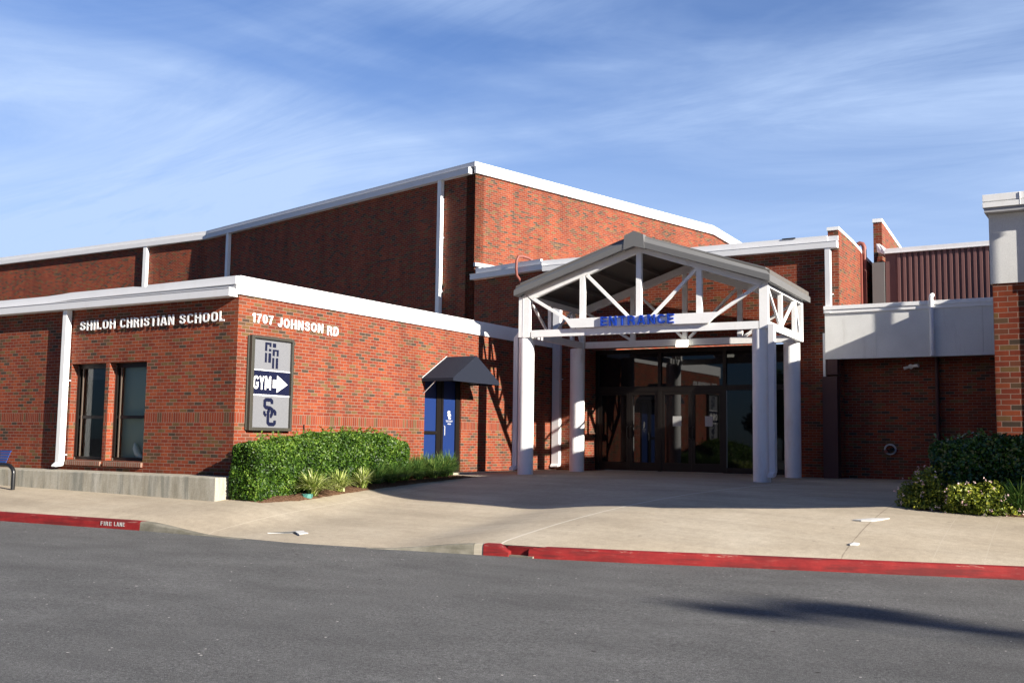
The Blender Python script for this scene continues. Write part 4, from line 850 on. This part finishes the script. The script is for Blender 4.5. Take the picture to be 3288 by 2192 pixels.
hedge('dark clipped hedge in front of the right pavilion', 11.88, 15.2, 4.03, 4.56, lambda x: .80+.10*ss(11.9, 12.6, x)+.02*math.sin(x*6), -.28, 34000, 'leaf_hedge_dark', .040, 60)
def clump(label, x, y, n, h_, r_, mat, group=None, seed=0, cat='ornamental grass', w=.011):
    rg = random.Random(seed); z0 = hg(x, y)+.02; vs = []; fs = []; rv = []
    for i in range(n):
        a = rg.uniform(0, 2*math.pi); L = h_*rg.uniform(.7, 1.2); out = r_*rg.uniform(.35, 1.2); bx, by = x+rg.gauss(0, .03), y+rg.gauss(0, .03)
        dx, dy = math.cos(a), math.sin(a); tw = rg.uniform(-.5, .5); px_, py_ = -math.sin(a+tw), math.cos(a+tw); c = rg.random(); k0 = len(vs)
        for j in range(6):
            t = j/5; q = out*(t**1.3); z = z0+L*(1.75*t-1.15*t*t*(out/r_)); wd = w*(1-t**2*.85)
            vs += [(bx+dx*q-px_*wd/2, by+dy*q-py_*wd/2, max(z, z0-.01)), (bx+dx*q+px_*wd/2, by+dy*q+py_*wd/2, max(z, z0-.01))]; rv += [c, c]
        for j in range(5): fs.append((k0+2*j, k0+2*j+1, k0+2*j+3, k0+2*j+2))
    m = MB(); m.add(vs, fs); o = m.build('grass_clump', mat); at = o.data.attributes.new('rnd', 'FLOAT', 'POINT'); at.data.foreach_set('value', rv)
    return tag(o, label, cat, group)
GL = 'grass clumps along the mulch bed'
clump('largest variegated yellow-green grass clump against the hedge front', 1.50, .62, 420, .33, .52, 'leaf_liriope', GL, 1, w=.03)
clump('middle variegated grass clump between two others in front of the hedge', 1.48, 1.38, 300, .29, .42, 'leaf_liriope', GL, 2, w=.028)
clump('smaller variegated grass clump nearest the shaded end of the hedge', 1.46, 2.12, 260, .29, .36, 'leaf_liriope', GL, 3, w=.028)
names = [('front row', 1.32, (2.75, 3.2, 3.7, 4.2, 4.7, 5.2)), ('back row', .86, (4.35, 4.75, 5.2, 5.65, 6.0))]
ordn = ['first', 'second', 'third', 'fourth', 'fifth', 'sixth']
for rname, x, ys in names:
    for i, y in enumerate(ys):
        clump('dark green grass clump, %s from the hedge in the %s of the shaded bed' % (ordn[i], rname), x+.04*math.sin(i*2.1), y, 620, .33 if x > 1 else .40, .50 if x > 1 else .42, 'leaf_liriope_green', GL, 10+i+int(x*10), w=.016)
clump('tall arching striped grass clump in front of the right-hand hedge', 13.28, 3.64, 330, .40, .52, 'leaf_liriope_green', None, 31, w=.022)
def bush(label, x, y, rx, ry, h_, n, seed, fl):
    b = empty('flowering_shrub', (x, y, hg(x, y)), label, 'shrub', 'low flowering shrubs by the right hedge'); z0 = hg(x, y)
    d = rng.normal(0, 1, (n, 3)); d /= np.linalg.norm(d, axis=1)[:, None]; d[:, 2] = np.abs(d[:, 2]); rr = (rng.random(n)**.35)[:, None]
    bumpv = 1+.22*vnoise(d, 3.1, seed)[:, None]; P = np.array([x, y, z0])+d*np.array([rx, ry, h_])*rr*bumpv
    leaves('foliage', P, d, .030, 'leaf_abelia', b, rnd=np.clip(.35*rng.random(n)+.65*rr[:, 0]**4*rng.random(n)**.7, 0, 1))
    k = fl; d = rng.normal(0, 1, (k, 3)); d /= np.linalg.norm(d, axis=1)[:, None]; d[:, 2] = np.abs(d[:, 2]); P = np.array([x, y, z0])+d*np.array([rx, ry, h_])*1.05*(1+.22*vnoise(d, 3.1, seed)[:, None])
    P = np.repeat(P, 5, 0)+rng.normal(0, .014, (5*k, 3)); leaves('blossoms', P, np.repeat(d, 5, 0), .024, 'petal', b, elong=1.1)
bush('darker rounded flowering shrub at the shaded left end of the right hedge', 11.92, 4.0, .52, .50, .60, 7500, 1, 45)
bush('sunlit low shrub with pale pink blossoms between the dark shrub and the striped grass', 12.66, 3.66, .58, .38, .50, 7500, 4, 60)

# trees beyond the camera: they give the glass something to mirror and throw the far shadow on the asphalt
def tree_mesh(seed, h_, r_):
    rg = np.random.default_rng(seed); t = MB(); t.tube([(0, 0, -.3), (.05, 0, h_*.25), (-.05, .08, h_*.5), (.02, 0, h_*.8)], [.32, .25, .17, .05], 10)
    for i in range(6):
        a = i*1.05; z = h_*(.3+.06*i); t.tube([(0, 0, z), (math.cos(a)*r_*.35, math.sin(a)*r_*.35, z+h_*.12), (math.cos(a)*r_*.7, math.sin(a)*r_*.7, z+h_*.2)], [.12, .08, .03], 6)
    cs_ = []; 
    for i in range(26):
        z = rg.uniform(.32, .95); rr = r_*(1-abs(z-.5)*1.3)*rg.uniform(.3, .95); a = rg.uniform(0, 6.28); cs_.append((math.cos(a)*rr, math.sin(a)*rr, z*h_, rg.uniform(.7, 1.4)*r_/3.4))
    P = []
    for c in cs_:
        n = 240; d = rg.normal(0, 1, (n, 3)); d /= np.linalg.norm(d, axis=1)[:, None]; P.append(np.array(c[:3])+d*c[3]*(rg.random(n)**.4)[:, None])
    return t, np.concatenate(P)
def tree(label, x, y, h_, r_, seed, src=None):
    e = empty('tree', (x, y, za(0)), label, 'tree', 'trees across the parking lot')
    t, P = tree_mesh(seed, h_, r_)
    o = t.build('trunk', 'bark'); o.parent = e; smooth_by_angle(o)
    c = leaves('crown', P, P-P.mean(0), .34, 'leaf_tree'); c.parent = e
    return e
tp = tree('broad leafy tree across the parking lot behind the viewer', -16, -62, 9, 4.2, 1)
for i, (x, y, s_, lb_) in enumerate(((-30, -58, 1.0, 'leafy tree far across the lot, second from the west'), (-44, -66, 1.15, 'leafy tree far across the lot, westernmost'), (-4, -66, .9, 'smaller leafy tree directly opposite the entrance'), (9, -60, 1.0, 'leafy tree far across the lot, behind the viewer to the east'))):
    e = tp.copy(); C.objects.link(e); e.location = (x, y, za(0)); e.scale = (s_, s_, s_); e['label'] = lb_; e.rotation_euler.z = i*1.3
    for ch in list(tp.children):
        q = ch.copy(); C.objects.link(q); q.parent = e
# tall open tree far to the east: only the shadow of two of its top boughs reaches the asphalt
TX, TY = 56.5, -14.6
e = empty('tree', (TX, TY, -1), 'tall open tree standing east of the lot outside the view', 'tree')
Q = []; BG = [(55.75, -14.65, .75, .30, .10, 420), (56.55, -14.0, .85, .46, .12, 800), (57.8, -14.35, .9, .18, .08, 220)]
for cx_, cy_, ax, ay, az, k in BG:
    d = rng.normal(0, 1, (k, 3)); d /= np.linalg.norm(d, axis=1)[:, None]; Q.append(np.array([cx_-TX, cy_-TY, 17.5])+d*np.array([ax, ay, az])*(rng.random(k)**.8)[:, None])
P = np.concatenate(Q)
m = MB(); m.tube([(0, 2, 0), (0, 1.6, 9), (0, .8, 16)], [.35, .25, .08], 8)
for cx_, cy_, ax, ay, az, k in BG: m.tube([(0, .8, 15.5), ((cx_-TX)*.5, (cy_-TY)*.5, 17), (cx_-TX, cy_-TY, 17.5)], [.07, .04, .02], 6)
o = m.build('trunk', 'bark'); o.parent = e
c = leaves('crown', P, P*0+np.array([0, 0, 1.]), .16, 'leaf_tree'); c.parent = e
